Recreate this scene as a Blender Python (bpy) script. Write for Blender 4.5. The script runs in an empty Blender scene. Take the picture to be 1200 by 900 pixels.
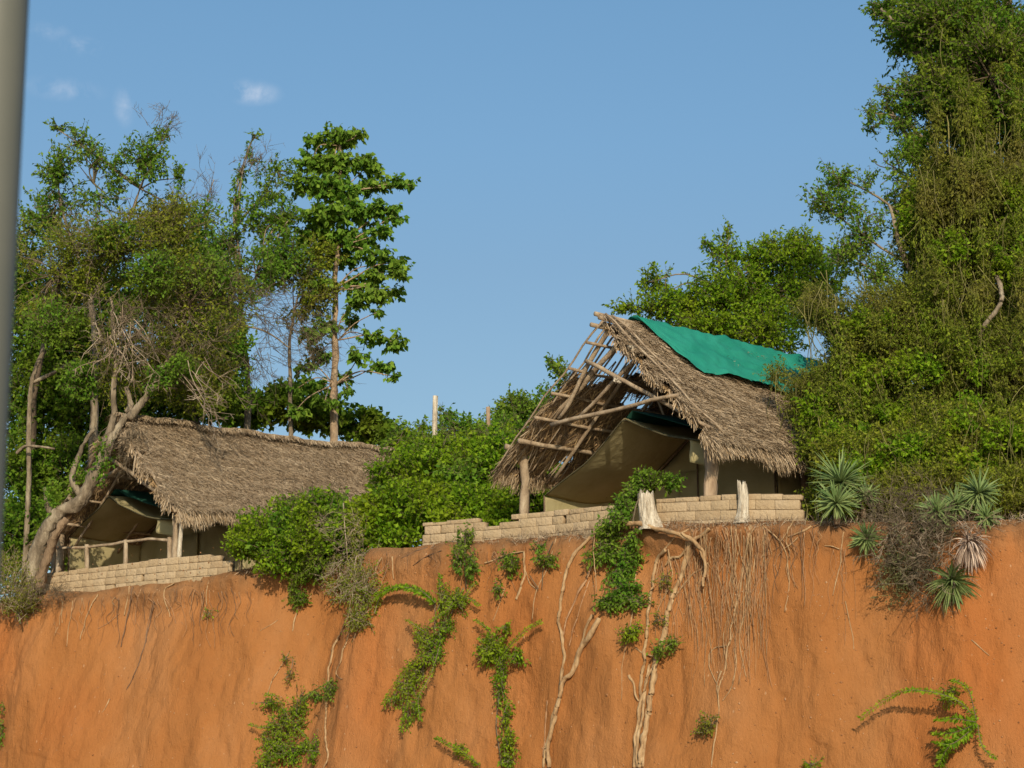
import bpy, math, random
import numpy as np
from mathutils import Vector, noise as mnoise
from mathutils.bvhtree import BVHTree

S = bpy.context.scene
C = S.collection
R = math.radians
rnd = random.Random(7)
rng = np.random.default_rng(11)

# ------------------------------------------------------------------ camera, sky, sun, exposure
F = 2239.0; PITCH = R(14.0); CAMZ = 1.8
cam_d = bpy.data.cameras.new("camera"); cam = bpy.data.objects.new("camera", cam_d); C.objects.link(cam)
cam.location = (0, 0, CAMZ); cam.rotation_euler = (math.pi/2+PITCH, 0, 0)
cam_d.sensor_width = 36; cam_d.lens = 36*F/1200
cam_d.clip_start = 0.1; cam_d.clip_end = 5000
cam_d.dof.use_dof = True; cam_d.dof.focus_distance = 46; cam_d.dof.aperture_fstop = 12
S.camera = cam
S.render.resolution_x = 1024; S.render.resolution_y = 768
S.view_settings.view_transform = 'Standard'; S.view_settings.look = 'None'
S.view_settings.exposure = -0.05; S.view_settings.gamma = 1; S.view_settings.use_curve_mapping = False
SUN_EL = 25.0; SUN_AZ_LEFT = -3.0        # the sun stands low behind the camera
sd = Vector((-math.sin(R(SUN_AZ_LEFT))*math.cos(R(SUN_EL)), -math.cos(R(SUN_AZ_LEFT))*math.cos(R(SUN_EL)), math.sin(R(SUN_EL))))
sun_d = bpy.data.lights.new("sun", 'SUN'); sun = bpy.data.objects.new("sun", sun_d); C.objects.link(sun)
sun_d.energy = 4.4; sun_d.angle = R(0.6); sun_d.color = (1, .86, .62)
sun.rotation_euler = sd.to_track_quat('Z', 'Y').to_euler(); sun.location = (-10, -30, 40)

def px_dir(px, py):
    u = (px-600)/F; v = -(py-450)/F; c, s = math.cos(PITCH), math.sin(PITCH)
    return Vector((u, c - v*s, s + v*c))
def at(px, py, Y):
    d = px_dir(px, py); t = Y/d.y
    return Vector((d.x*t, Y, CAMZ + d.z*t))
CAM = Vector((0, 0, CAMZ))

W = bpy.data.worlds.new("World"); S.world = W; W.use_nodes = True
nt = W.node_tree; N = nt.nodes; L = nt.links
bg = N['Background']; bg.inputs[1].default_value = 0.15
sky = N.new('ShaderNodeTexSky'); sky.sky_type = 'NISHITA'; sky.sun_disc = False
sky.sun_elevation = R(SUN_EL); sky.sun_rotation = math.atan2(sd.x, sd.y)
sky.air_density = 1.0; sky.dust_density = 1.2; sky.ozone_density = 1.0; sky.altitude = 100
tc = N.new('ShaderNodeTexCoord')
nz = N.new('ShaderNodeTexNoise'); nz.inputs['Scale'].default_value = 46; nz.inputs['Detail'].default_value = 9; nz.inputs['Roughness'].default_value = .62; nz.inputs['Distortion'].default_value = .4
L.new(tc.outputs['Generated'], nz.inputs['Vector'])
rmp = N.new('ShaderNodeMapRange'); rmp.inputs[1].default_value = .42; rmp.inputs[2].default_value = .66
L.new(nz.outputs['Fac'], rmp.inputs[0])
acc = None
for (px, py, sx, sz, st) in [(292, 108, 38, 15, .34), (146, 124, 14, 24, .22), (72, 104, 50, 14, .22), (96, 54, 26, 12, .22), (58, 36, 26, 12, .14)]:
    d = px_dir(px, py).normalized()
    v1 = N.new('ShaderNodeVectorMath'); v1.operation = 'SUBTRACT'; v1.inputs[1].default_value = d
    L.new(tc.outputs['Generated'], v1.inputs[0])
    v2 = N.new('ShaderNodeVectorMath'); v2.operation = 'MULTIPLY'; v2.inputs[1].default_value = (F/sx, 10, F/sz)
    L.new(v1.outputs[0], v2.inputs[0])
    v3 = N.new('ShaderNodeVectorMath'); v3.operation = 'LENGTH'; L.new(v2.outputs[0], v3.inputs[0])
    m = N.new('ShaderNodeMapRange'); m.interpolation_type = 'SMOOTHSTEP'
    m.inputs[1].default_value = 1.15; m.inputs[2].default_value = 0.05; m.inputs[3].default_value = 0; m.inputs[4].default_value = st
    L.new(v3.outputs['Value'], m.inputs[0])
    if acc is None: acc = m.outputs[0]
    else:
        a = N.new('ShaderNodeMath'); a.operation = 'MAXIMUM'; L.new(acc, a.inputs[0]); L.new(m.outputs[0], a.inputs[1]); acc = a.outputs[0]
mu = N.new('ShaderNodeMath'); mu.operation = 'MULTIPLY'; L.new(acc, mu.inputs[0]); L.new(rmp.outputs[0], mu.inputs[1])
mx = N.new('ShaderNodeMix'); mx.data_type = 'RGBA'; mx.inputs[7].default_value = (7.2, 7.0, 7.2, 1)
sp = N.new('ShaderNodeSeparateXYZ'); L.new(tc.outputs['Generated'], sp.inputs[0])
tr_ = N.new('ShaderNodeValToRGB'); e = tr_.color_ramp.elements; e[0].position = .20; e[0].color = (.66, .72, .70, 1); e[1].position = 1; e[1].color = (.8, 1, 1, 1)
for p_, c_ in ((.30, (.70, .80, .80, 1)), (.36, (.73, .90, .92, 1)), (.43, (.75, .97, 1.0, 1))): x_ = e.new(p_); x_.color = c_
L.new(sp.outputs[2], tr_.inputs[0])
tm = N.new('ShaderNodeMix'); tm.data_type = 'RGBA'; tm.blend_type = 'MULTIPLY'; tm.inputs[0].default_value = 1
L.new(sky.outputs[0], tm.inputs[6]); L.new(tr_.outputs[0], tm.inputs[7])
L.new(mu.outputs[0], mx.inputs[0]); L.new(tm.outputs[2], mx.inputs[6]); L.new(mx.outputs[2], bg.inputs[0])

# ------------------------------------------------------------------ numpy noise
def _h(i, j, k, s):
    n = (i*374761393 + j*668265263 + k*1274126177 + s*974634777) & 0xffffffff
    n = ((n ^ (n >> 13))*1274126177) & 0xffffffff
    return ((n ^ (n >> 16)) & 0xffff)/65535.0
def vnoise(p, seed=0):
    p = np.asarray(p, float); i = np.floor(p).astype(np.int64); f = p-i; f = f*f*(3-2*f)
    out = 0
    for a in (0, 1):
        for b in (0, 1):
            for c in (0, 1):
                w = (f[..., 0] if a else 1-f[..., 0])*(f[..., 1] if b else 1-f[..., 1])*(f[..., 2] if c else 1-f[..., 2])
                out = out + w*_h(i[..., 0]+a, i[..., 1]+b, i[..., 2]+c, seed)
    return out
def fbm(p, o=4, seed=0):
    p = np.asarray(p, float); s = 0; a = .5; t = 0
    for k in range(o):
        s = s + a*vnoise(p*(2**k)+17.3*k, seed+k); t += a; a *= .5
    return s/t

# ------------------------------------------------------------------ mesh helpers
class Geo:
    def __init__(self): self.v = []; self.f4 = []; self.f3 = []; self.n = 0
    def add(self, v, quads=None, tris=None):
        v = np.asarray(v, float).reshape(-1, 3)
        if quads is not None and len(quads): self.f4.append(np.asarray(quads, np.int64)+self.n)
        if tris is not None and len(tris): self.f3.append(np.asarray(tris, np.int64)+self.n)
        self.v.append(v); self.n += len(v)
    def merge(self, g):
        for v in [np.concatenate(g.v)] if g.v else []:
            q = np.concatenate(g.f4) if g.f4 else None; t = np.concatenate(g.f3) if g.f3 else None
            self.add(v, q, t)
        return self
    def arrays(self):
        return (np.concatenate(self.v), np.concatenate(self.f4) if self.f4 else np.zeros((0, 4), np.int64),
                np.concatenate(self.f3) if self.f3 else np.zeros((0, 3), np.int64))

WL = {}   # world location of every root or part
def link_mesh(name, g, mat, loc=(0, 0, 0), parent=None, smooth=False):
    v, q, t = g.arrays()
    loc = Vector(loc)
    if parent is not None: loc = WL[parent.name]
    v = v-np.array(loc)
    me = bpy.data.meshes.new(name)
    me.vertices.add(len(v)); me.vertices.foreach_set('co', v.astype(np.float32).ravel())
    nl = q.size+t.size
    me.loops.add(nl); me.loops.foreach_set('vertex_index', np.concatenate([q.ravel(), t.ravel()]).astype(np.int32))
    me.polygons.add(len(q)+len(t))
    ls = np.concatenate([np.arange(len(q))*4, len(q)*4+np.arange(len(t))*3]).astype(np.int32)
    me.polygons.foreach_set('loop_start', ls)
    if smooth: me.polygons.foreach_set('use_smooth', np.ones(len(q)+len(t), bool))
    me.update(calc_edges=True); me.validate()
    me.materials.append(mat)
    o = bpy.data.objects.new(name, me); C.objects.link(o)
    if parent is not None: o.parent = parent; WL[o.name] = loc
    else: o.location = loc; WL[o.name] = loc
    return o
def tag(o, label=None, cat=None, group=None, kind=None):
    if label: o['label'] = label
    if cat: o['category'] = cat
    if group: o['group'] = group
    if kind: o['kind'] = kind
    return o
def thing(name, label, cat, loc, group=None):
    o = bpy.data.objects.new(name, None); C.objects.link(o); o.location = loc; o.empty_display_size = .2
    WL[o.name] = Vector(loc)
    return tag(o, label, cat, group)

def tube(g, pts, rad, n=7, seed=0, rough=0.0, cap=True):
    """tapered tube through pts; rad a number or list"""
    P = [Vector(p) for p in pts]; m = len(P)
    if not hasattr(rad, '__len__'): rad = [rad]*m
    rings = []; up = Vector((.13, .31, .94))
    for i, p in enumerate(P):
        t = (P[min(i+1, m-1)]-P[max(i-1, 0)])
        if t.length < 1e-9: t = Vector((0, 0, 1))
        t.normalize()
        a = t.cross(up if abs(t.dot(up)) < .95 else Vector((1, 0, 0))).normalized(); b = t.cross(a)
        for k in range(n):
            an = 2*math.pi*k/n
            rr = rad[i]
            if rough:
                q = p*3.1; rr *= 1+rough*(mnoise.noise(Vector((q.x*2+math.cos(an)*1.3+seed, q.y*2+math.sin(an)*1.3, q.z*2))))*1.6
            rings.append(p + (a*math.cos(an)+b*math.sin(an))*rr)
    q = []
    for i in range(m-1):
        for k in range(n):
            k2 = (k+1) % n
            q.append((i*n+k, i*n+k2, (i+1)*n+k2, (i+1)*n+k))
    tr = []
    if cap:
        rings.append(P[0]); c0 = len(rings)-1; rings.append(P[-1]); c1 = len(rings)-1
        for k in range(n):
            k2 = (k+1) % n
            tr.append((c0, k2, k)); tr.append((c1, (m-1)*n+k, (m-1)*n+k2))
    g.add([tuple(r) for r in rings], q, tr)
    return g
def smooth_path(pts, k=6):
    P = [Vector(p) for p in pts]
    if len(P) < 3:
        return [P[0].lerp(P[-1], i/k) for i in range(k+1)]
    out = []
    for i in range(len(P)-1):
        p0 = P[max(i-1, 0)]; p1 = P[i]; p2 = P[i+1]; p3 = P[min(i+2, len(P)-1)]
        for j in range(k):
            t = j/k
            out.append(.5*((2*p1)+(-p0+p2)*t+(2*p0-5*p1+4*p2-p3)*t*t+(-p0+3*p1-3*p2+p3)*t**3))
    out.append(P[-1]); return out
def wobble(path, amp, fr=1.5, seed=0.0):
    o = []
    for i, p in enumerate(path):
        q = p*fr+Vector((seed, seed*1.7, 0))
        o.append(p+Vector((mnoise.noise(q), mnoise.noise(q+Vector((31, 0, 0))), mnoise.noise(q+Vector((0, 47, 0)))))*amp)
    return o
def lerp_r(r0, r1, n): return [r0+(r1-r0)*i/(n-1) for i in range(n)]
def pole(g, a, b, r0, r1=None, amp=.03, n=8, seg=8, seed=None, rough=.12):
    r1 = r0*.8 if r1 is None else r1
    seed = rnd.random()*50 if seed is None else seed
    p = smooth_path([a, b], seg); mid = wobble(p, amp, 1.1, seed)
    mid[0] = p[0]; mid[-1] = p[-1]
    return tube(g, mid, lerp_r(r0, r1, len(p)), n, seed, rough)
def sticks(g, A, B, r0, r1):
    """many straight 3-sided twigs, vectorised"""
    A = np.asarray(A); B = np.asarray(B); n = len(A)
    d = B-A; d = d/np.maximum(np.linalg.norm(d, axis=1, keepdims=True), 1e-6)
    a = np.cross(d, np.array([.31, .22, .93])); a /= np.maximum(np.linalg.norm(a, axis=1, keepdims=True), 1e-6); b = np.cross(d, a)
    r0 = np.broadcast_to(np.asarray(r0, float), (n,))[:, None]; r1 = np.broadcast_to(np.asarray(r1, float), (n,))[:, None]
    V = np.empty((n, 6, 3))
    for k in range(3):
        an = 2*math.pi*k/3; o = a*math.cos(an)+b*math.sin(an)
        V[:, k] = A+o*r0; V[:, 3+k] = B+o*r1
    base = (np.arange(n)*6)[:, None]
    q = np.concatenate([base+np.array([[0, 1, 4, 3]]), base+np.array([[1, 2, 5, 4]]), base+np.array([[2, 0, 3, 5]])])
    g.add(V.reshape(-1, 3), q)
def unit(n):
    v = rng.normal(size=(n, 3)); return v/np.linalg.norm(v, axis=1, keepdims=True)
def nrm(v): return v/np.maximum(np.linalg.norm(v, axis=-1, keepdims=True), 1e-6)
def leaves(g, P, D, Lr, wr, up=.6):
    """leaf blades: P base, D direction, Lr length, wr width ratio"""
    n = len(P); D = nrm(D)
    nm = unit(n)*(1-up); nm[:, 2] += up; s = nrm(np.cross(D, nm)); nn = np.cross(s, D)
    Lr = np.broadcast_to(np.asarray(Lr, float), (n,))[:, None]
    w = Lr*wr
    V = np.empty((n, 4, 3))
    V[:, 0] = P; V[:, 2] = P+D*Lr-nn*Lr*.12
    V[:, 1] = P+D*Lr*.45+s*w*.5+nn*Lr*.06; V[:, 3] = P+D*Lr*.45-s*w*.5+nn*Lr*.06
    g.add(V.reshape(-1, 3), (np.arange(n)*4)[:, None]+np.array([[0, 1, 2, 3]]))

# ------------------------------------------------------------------ materials
def newmat(name):
    m = bpy.data.materials.new(name); m.use_nodes = True
    return m, m.node_tree, m.node_tree.nodes, m.node_tree.links
def ramp(Nn, cols):
    r = Nn.new('ShaderNodeValToRGB'); e = r.color_ramp.elements
    while len(e) > 1: e.remove(e[-1])
    e[0].position = cols[0][0]; e[0].color = (*cols[0][1], 1)
    for p, c in cols[1:]:
        x = e.new(p); x.color = (*c, 1)
    return r
def noise_mat(name, cols, scale=3, detail=6, stretch=(1, 1, 1), rough=.9, bump=.4, bscale=30, island=0.0, bdist=.02, spec=.25):
    m, t, Nn, Ll = newmat(name); b = Nn['Principled BSDF']
    b.inputs['Roughness'].default_value = rough; b.inputs['Specular IOR Level'].default_value = spec
    co = Nn.new('ShaderNodeTexCoord'); mp = Nn.new('ShaderNodeMapping'); mp.inputs['Scale'].default_value = stretch
    Ll.new(co.outputs['Object'], mp.inputs[0])
    n = Nn.new('ShaderNodeTexNoise'); n.inputs['Scale'].default_value = scale; n.inputs['Detail'].default_value = detail
    n.inputs['Roughness'].default_value = .65
    Ll.new(mp.outputs[0], n.inputs['Vector'])
    fac = n.outputs['Fac']
    if island:
        gm = Nn.new('ShaderNodeNewGeometry'); mm = Nn.new('ShaderNodeMix'); mm.inputs[0].default_value = island
        Ll.new(fac, mm.inputs[2]); Ll.new(gm.outputs['Random Per Island'], mm.inputs[3]); fac = mm.outputs[0]
    r = ramp(Nn, cols); Ll.new(fac, r.inputs[0]); Ll.new(r.outputs[0], b.inputs['Base Color'])
    if bump:
        n2 = Nn.new('ShaderNodeTexNoise'); n2.inputs['Scale'].default_value = bscale; n2.inputs['Detail'].default_value = 8
        Ll.new(mp.outputs[0], n2.inputs['Vector'])
        bp = Nn.new('ShaderNodeBump'); bp.inputs['Strength'].default_value = bump; bp.inputs['Distance'].default_value = bdist
        Ll.new(n2.outputs['Fac'], bp.inputs['Height']); Ll.new(bp.outputs[0], b.inputs['Normal'])
    return m
def leaf_mat(name, dark, mid, light, odd, oddamt=.3, trans=.3, scale=.5, rough=.65):
    m, t, Nn, Ll = newmat(name); b = Nn['Principled BSDF']; out = Nn['Material Output']
    b.inputs['Roughness'].default_value = rough; b.inputs['Specular IOR Level'].default_value = .14
    gm = Nn.new('ShaderNodeNewGeometry')
    r = ramp(Nn, [(0, dark), (.5, mid), (1, light)]); Ll.new(gm.outputs['Random Per Island'], r.inputs[0])
    co = Nn.new('ShaderNodeTexCoord'); n = Nn.new('ShaderNodeTexNoise'); n.inputs['Scale'].default_value = scale; n.inputs['Detail'].default_value = 4
    Ll.new(co.outputs['Object'], n.inputs['Vector'])
    mr = Nn.new('ShaderNodeMapRange'); mr.inputs[1].default_value = .42; mr.inputs[2].default_value = .68; mr.inputs[4].default_value = oddamt
    Ll.new(n.outputs['Fac'], mr.inputs[0])
    mx = Nn.new('ShaderNodeMix'); mx.data_type = 'RGBA'; mx.inputs[7].default_value = (*odd, 1)
    Ll.new(mr.outputs[0], mx.inputs[0]); Ll.new(r.outputs[0], mx.inputs[6]); Ll.new(mx.outputs[2], b.inputs['Base Color'])
    tr = Nn.new('ShaderNodeBsdfTranslucent'); hs = Nn.new('ShaderNodeHueSaturation'); hs.inputs['Value'].default_value = 1.5
    hs.inputs['Hue'].default_value = .49
    Ll.new(mx.outputs[2], hs.inputs['Color']); Ll.new(hs.outputs[0], tr.inputs['Color'])
    ms = Nn.new('ShaderNodeMixShader'); ms.inputs[0].default_value = trans
    Ll.new(b.outputs[0], ms.inputs[1]); Ll.new(tr.outputs[0], ms.inputs[2]); Ll.new(ms.outputs[0], out.inputs['Surface'])
    return m
def cloth_mat(name, c1, c2, scale=2.0, trans=.25, rough=.8, weave=True):
    m, t, Nn, Ll = newmat(name); b = Nn['Principled BSDF']; out = Nn['Material Output']
    b.inputs['Roughness'].default_value = rough; b.inputs['Specular IOR Level'].default_value = .2
    co = Nn.new('ShaderNodeTexCoord'); n = Nn.new('ShaderNodeTexNoise'); n.inputs['Scale'].default_value = scale; n.inputs['Detail'].default_value = 7
    Ll.new(co.outputs['Object'], n.inputs['Vector'])
    r = ramp(Nn, [(.3, c1), (.7, c2)]); Ll.new(n.outputs['Fac'], r.inputs[0]); Ll.new(r.outputs[0], b.inputs['Base Color'])
    n2 = Nn.new('ShaderNodeTexNoise'); n2.inputs['Scale'].default_value = 5; n2.inputs['Detail'].default_value = 3
    Ll.new(co.outputs['Object'], n2.inputs['Vector'])
    bp = Nn.new('ShaderNodeBump'); bp.inputs['Strength'].default_value = .5; bp.inputs['Distance'].default_value = .05
    Ll.new(n2.outputs['Fac'], bp.inputs['Height']); Ll.new(bp.outputs[0], b.inputs['Normal'])
    tr = Nn.new('ShaderNodeBsdfTranslucent'); Ll.new(r.outputs[0], tr.inputs['Color'])
    ms = Nn.new('ShaderNodeMixShader'); ms.inputs[0].default_value = trans
    Ll.new(b.outputs[0], ms.inputs[1]); Ll.new(tr.outputs[0], ms.inputs[2]); Ll.new(ms.outputs[0], out.inputs['Surface'])
    return m

M = {}
M['root'] = noise_mat('pale_root', [(.28, (.13, .07, .035)), (.45, (.32, .195, .10)), (.6, (.42, .28, .155)), (.78, (.50, .37, .23))], 9, stretch=(1, 1, .4), bscale=25, bump=.5)
M['root_dark'] = noise_mat('dark_root', [(.3, (.09, .05, .03)), (.7, (.22, .13, .08))], 6, bscale=25)
M['root_red'] = noise_mat('soil_stained_root', [(.3, (.24, .115, .055)), (.7, (.42, .25, .14))], 6, bscale=25)
M['bark'] = noise_mat('grey_bark', [(.3, (.08, .06, .04)), (.5, (.20, .155, .11)), (.7, (.36, .30, .22))], 4, stretch=(1, 1, .35), bscale=14, bump=.9, bdist=.06)
M['bark_tan'] = noise_mat('tan_bark', [(.3, (.20, .13, .085)), (.5, (.34, .24, .16)), (.7, (.46, .35, .25))], 4, stretch=(1, 1, .35), bscale=14, bump=.8, bdist=.05)
M['bark_red'] = noise_mat('bare_heartwood', [(.3, (.13, .085, .055)), (.7, (.30, .205, .13))], 4, stretch=(1, 1, .3), bscale=14, bump=1, bdist=.06)
M['bark_dark'] = noise_mat('dark_bark', [(.3, (.05, .036, .026)), (.7, (.17, .125, .09))], 4, stretch=(1, 1, .35), bscale=14, bump=.9, bdist=.05)
M['twig'] = noise_mat('dry_twig', [(.3, (.095, .07, .045)), (.7, (.20, .155, .105))], 3, bump=0, island=.5)
M['stem_olive'] = noise_mat('olive_stem', [(.3, (.09, .085, .022)), (.7, (.21, .19, .07))], 3, bump=0, island=.6)
M['twig_dark'] = noise_mat('dark_twig', [(.3, (.06, .05, .028)), (.7, (.14, .11, .065))], 3, bump=0, island=.5)
M['twig_pale'] = noise_mat('pale_dry_twig', [(.3, (.22, .16, .11)), (.7, (.44, .35, .26))], 3, bump=0, island=.5)
M['pole'] = noise_mat('weathered_pole', [(.25, (.13, .09, .06)), (.5, (.30, .22, .15)), (.75, (.46, .37, .27))], 5, stretch=(1, 1, .5), bscale=30, bump=.6, bdist=.03)
M['pole_dark'] = noise_mat('dark_pole', [(.3, (.08, .05, .033)), (.7, (.22, .15, .10))], 5, bscale=30)
M['deadwood'] = noise_mat('bleached_wood', [(.25, (.16, .105, .065)), (.43, (.45, .37, .28)), (.62, (.70, .62, .51))], 7, stretch=(2.2, 2.2, .25), bscale=20, bump=1.0, bdist=.06)
M['thatch'] = noise_mat('palm_thatch', [(.12, (.12, .08, .045)), (.38, (.30, .215, .135)), (.62, (.42, .315, .215)), (.9, (.58, .46, .33))], .8, bump=0, island=.62, detail=5)
M['thatch_base'] = noise_mat('thatch_core', [(.3, (.12, .08, .05)), (.7, (.30, .21, .14))], 6, bscale=22, bump=1, bdist=.08)
M['thatch_in'] = noise_mat('brown_thatch_underside', [(.15, (.17, .10, .05)), (.55, (.42, .28, .15)), (.9, (.60, .44, .25))], 3, bump=0, island=.6)
M['canvas'] = cloth_mat('olive_canvas', (.40, .34, .18), (.52, .45, .26), 1.5, .3)
M['canvas_dark'] = cloth_mat('dark_canvas_edge', (.06, .055, .03), (.10, .085, .05), 1.5, .05)
M['fly'] = cloth_mat('dark_green_flysheet', (.012, .06, .045), (.02, .09, .065), 1.5, .2)
M['tarp'] = cloth_mat('teal_green_tarpaulin', (.016, .24, .18), (.035, .33, .25), 1.1, .25, .6)
M['agave'] = leaf_mat('sisal_leaf', (.085, .15, .05), (.14, .215, .075), (.23, .30, .12), (.27, .28, .09), .35, .12, 1.0, .5)
M['agave_dead'] = noise_mat('dead_sisal_leaf', [(.2, (.30, .20, .15)), (.8, (.62, .50, .42))], 4, bump=0, island=.6)
M['leaf_bright'] = leaf_mat('bright_green_leaf', (.07, .16, .006), (.15, .285, .010), (.27, .40, .022), (.29, .33, .015), .5, .42, .9)
M['leaf_big'] = leaf_mat('broad_green_leaf', (.055, .135, .012), (.11, .23, .022), (.21, .33, .04), (.26, .31, .04), .3, .32)
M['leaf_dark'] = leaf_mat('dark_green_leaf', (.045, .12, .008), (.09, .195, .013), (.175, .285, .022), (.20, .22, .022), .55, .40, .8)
M['leaf_olive'] = leaf_mat('olive_leaf', (.11, .165, .010), (.19, .25, .016), (.30, .335, .032), (.22, .18, .04), .5, .42, .8)
M['leaf_fine'] = leaf_mat('fine_olive_leaf', (.075, .13, .008), (.145, .21, .014), (.27, .33, .028), (.22, .15, .05), .6, .40, .6)
M['leaf_mid'] = leaf_mat('mid_green_leaf', (.06, .16, .012), (.12, .25, .02), (.21, .34, .035), (.24, .25, .035), .45, .42, .8)
M['leaf_grey'] = leaf_mat('grey_green_leaf', (.09, .12, .045), (.14, .17, .07), (.21, .23, .10), (.20, .17, .08), .5)
M['leaf_brown'] = leaf_mat('withered_leaf', (.10, .06, .03), (.18, .115, .055), (.27, .19, .10), (.12, .12, .04), .5)

# block masonry
def block_mat(name, a, b_, c):
    return noise_mat(name, [(.2, a), (.5, b_), (.85, c)], 1.6, bump=.9, bscale=14, island=.28, bdist=.04)
M['block'] = block_mat('sandy_block', (.31, .215, .13), (.38, .28, .175), (.45, .34, .23))
M['mortar'] = noise_mat('mortar', [(.3, (.27, .185, .11)), (.7, (.37, .27, .17))], 8, bscale=40)
M['post_grey'] = noise_mat('grey_painted_metal', [(.3, (.10, .105, .09)), (.7, (.155, .15, .13))], 1.2, bump=.1, bscale=6, rough=.5)

# red earth: soil colours by height below the brink are real layers; stains have their own shapes
def earth_mat():
    m, t, Nn, Ll = newmat('red_earth'); b = Nn['Principled BSDF']; b.inputs['Roughness'].default_value = .95; b.inputs['Specular IOR Level'].default_value = .1
    co = Nn.new('ShaderNodeTexCoord')
    def nz(scale, st, det=7, ro=.6, w=0):
        mp = Nn.new('ShaderNodeMapping'); mp.inputs['Scale'].default_value = st; mp.inputs['Location'].default_value = (w, w, w)
        Ll.new(co.outputs['Object'], mp.inputs[0]); n = Nn.new('ShaderNodeTexNoise'); n.inputs['Scale'].default_value = scale
        n.inputs['Detail'].default_value = det; n.inputs['Roughness'].default_value = ro; Ll.new(mp.outputs[0], n.inputs['Vector']); return n
    n1 = nz(.35, (1, 1, .45)); r1 = ramp(Nn, [(.30, (.30, .117, .037)), (.46, (.35, .144, .048)), (.60, (.385, .170, .065)), (.76, (.345, .168, .074))])
    Ll.new(n1.outputs['Fac'], r1.inputs[0])
    n2 = nz(.9, (1.3, 1.3, .3), 9, .72, 9); r2 = ramp(Nn, [(.30, (1.05, 1.03, 1)), (.54, (.98, .98, .98)), (.68, (.92, .93, .95)), (.80, (.84, .86, .90))])
    Ll.new(n2.outputs['Fac'], r2.inputs[0])
    m1 = Nn.new('ShaderNodeMix'); m1.data_type = 'RGBA'; m1.blend_type = 'MULTIPLY'; m1.inputs[0].default_value = .8
    Ll.new(r1.outputs[0], m1.inputs[6]); Ll.new(r2.outputs[0], m1.inputs[7])
    # saturated red seeps
    n5 = nz(.22, (1, 1, .5), 4, .5, 31); mr5 = Nn.new('ShaderNodeMapRange'); mr5.inputs[1].default_value = .52; mr5.inputs[2].default_value = .72; mr5.inputs[4].default_value = .7
    Ll.new(n5.outputs['Fac'], mr5.inputs[0])
    m5 = Nn.new('ShaderNodeMix'); m5.data_type = 'RGBA'; m5.inputs[7].default_value = (.38, .118, .030, 1)
    Ll.new(mr5.outputs[0], m5.inputs[0]); Ll.new(m1.outputs[2], m5.inputs[6])
    # topsoil cap, weight from the attribute plus ragged noise
    at_ = Nn.new('ShaderNodeAttribute'); at_.attribute_name = 'depth'
    n3 = nz(1.3, (1.5, 1.5, .25), 8, .7, 4)
    ad = Nn.new('ShaderNodeMath'); ad.operation = 'MULTIPLY_ADD'; ad.inputs[1].default_value = -1.9; Ll.new(n3.outputs['Fac'], ad.inputs[0]); Ll.new(at_.outputs['Fac'], ad.inputs[2])
    mr = Nn.new('ShaderNodeMapRange'); mr.inputs[1].default_value = -.95; mr.inputs[2].default_value = -.15; mr.inputs[3].default_value = .7; mr.inputs[4].default_value = 0
    Ll.new(ad.outputs[0], mr.inputs[0])
    m3 = Nn.new('ShaderNodeMix'); m3.data_type = 'RGBA'
    r3 = ramp(Nn, [(.3, (.14, .08, .042)), (.7, (.25, .15, .08))]); n4 = nz(3, (1, 1, 1)); Ll.new(n4.outputs['Fac'], r3.inputs[0])
    Ll.new(mr.outputs[0], m3.inputs[0]); Ll.new(m5.outputs[2], m3.inputs[6]); Ll.new(r3.outputs[0], m3.inputs[7])
    # little pale specks (pebbles, root ends)
    vo = Nn.new('ShaderNodeTexVoronoi'); vo.inputs['Scale'].default_value = 3.0; mpv = Nn.new('ShaderNodeMapping'); mpv.inputs['Scale'].default_value = (1, 1, .55)
    Ll.new(co.outputs['Object'], mpv.inputs[0]); Ll.new(mpv.outputs[0], vo.inputs['Vector'])
    mrv = Nn.new('ShaderNodeMapRange'); mrv.inputs[1].default_value = .075; mrv.inputs[2].default_value = .045; Ll.new(vo.outputs['Distance'], mrv.inputs[0])
    m4 = Nn.new('ShaderNodeMix'); m4.data_type = 'RGBA'; m4.inputs[7].default_value = (.56, .36, .22, 1)
    sc = Nn.new('ShaderNodeMath'); sc.operation = 'MULTIPLY'; sc.inputs[1].default_value = .45; Ll.new(mrv.outputs[0], sc.inputs[0])
    Ll.new(sc.outputs[0], m4.inputs[0]); Ll.new(m3.outputs[2], m4.inputs[6]); Ll.new(m4.outputs[2], b.inputs['Base Color'])
    nb = nz(5, (1.3, 1.3, .45), 12, .7); nb2 = nz(24, (1, 1, .6), 8, .7)
    aa = Nn.new('ShaderNodeMath'); aa.operation = 'MULTIPLY_ADD'; aa.inputs[1].default_value = .45; Ll.new(nb2.outputs['Fac'], aa.inputs[0]); Ll.new(nb.outputs['Fac'], aa.inputs[2])
    bp = Nn.new('ShaderNodeBump'); bp.inputs['Strength'].default_value = .8; bp.inputs['Distance'].default_value = .10
    Ll.new(aa.outputs[0], bp.inputs['Height']); Ll.new(bp.outputs[0], b.inputs['Normal'])
    return m
M['earth'] = earth_mat()

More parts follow.
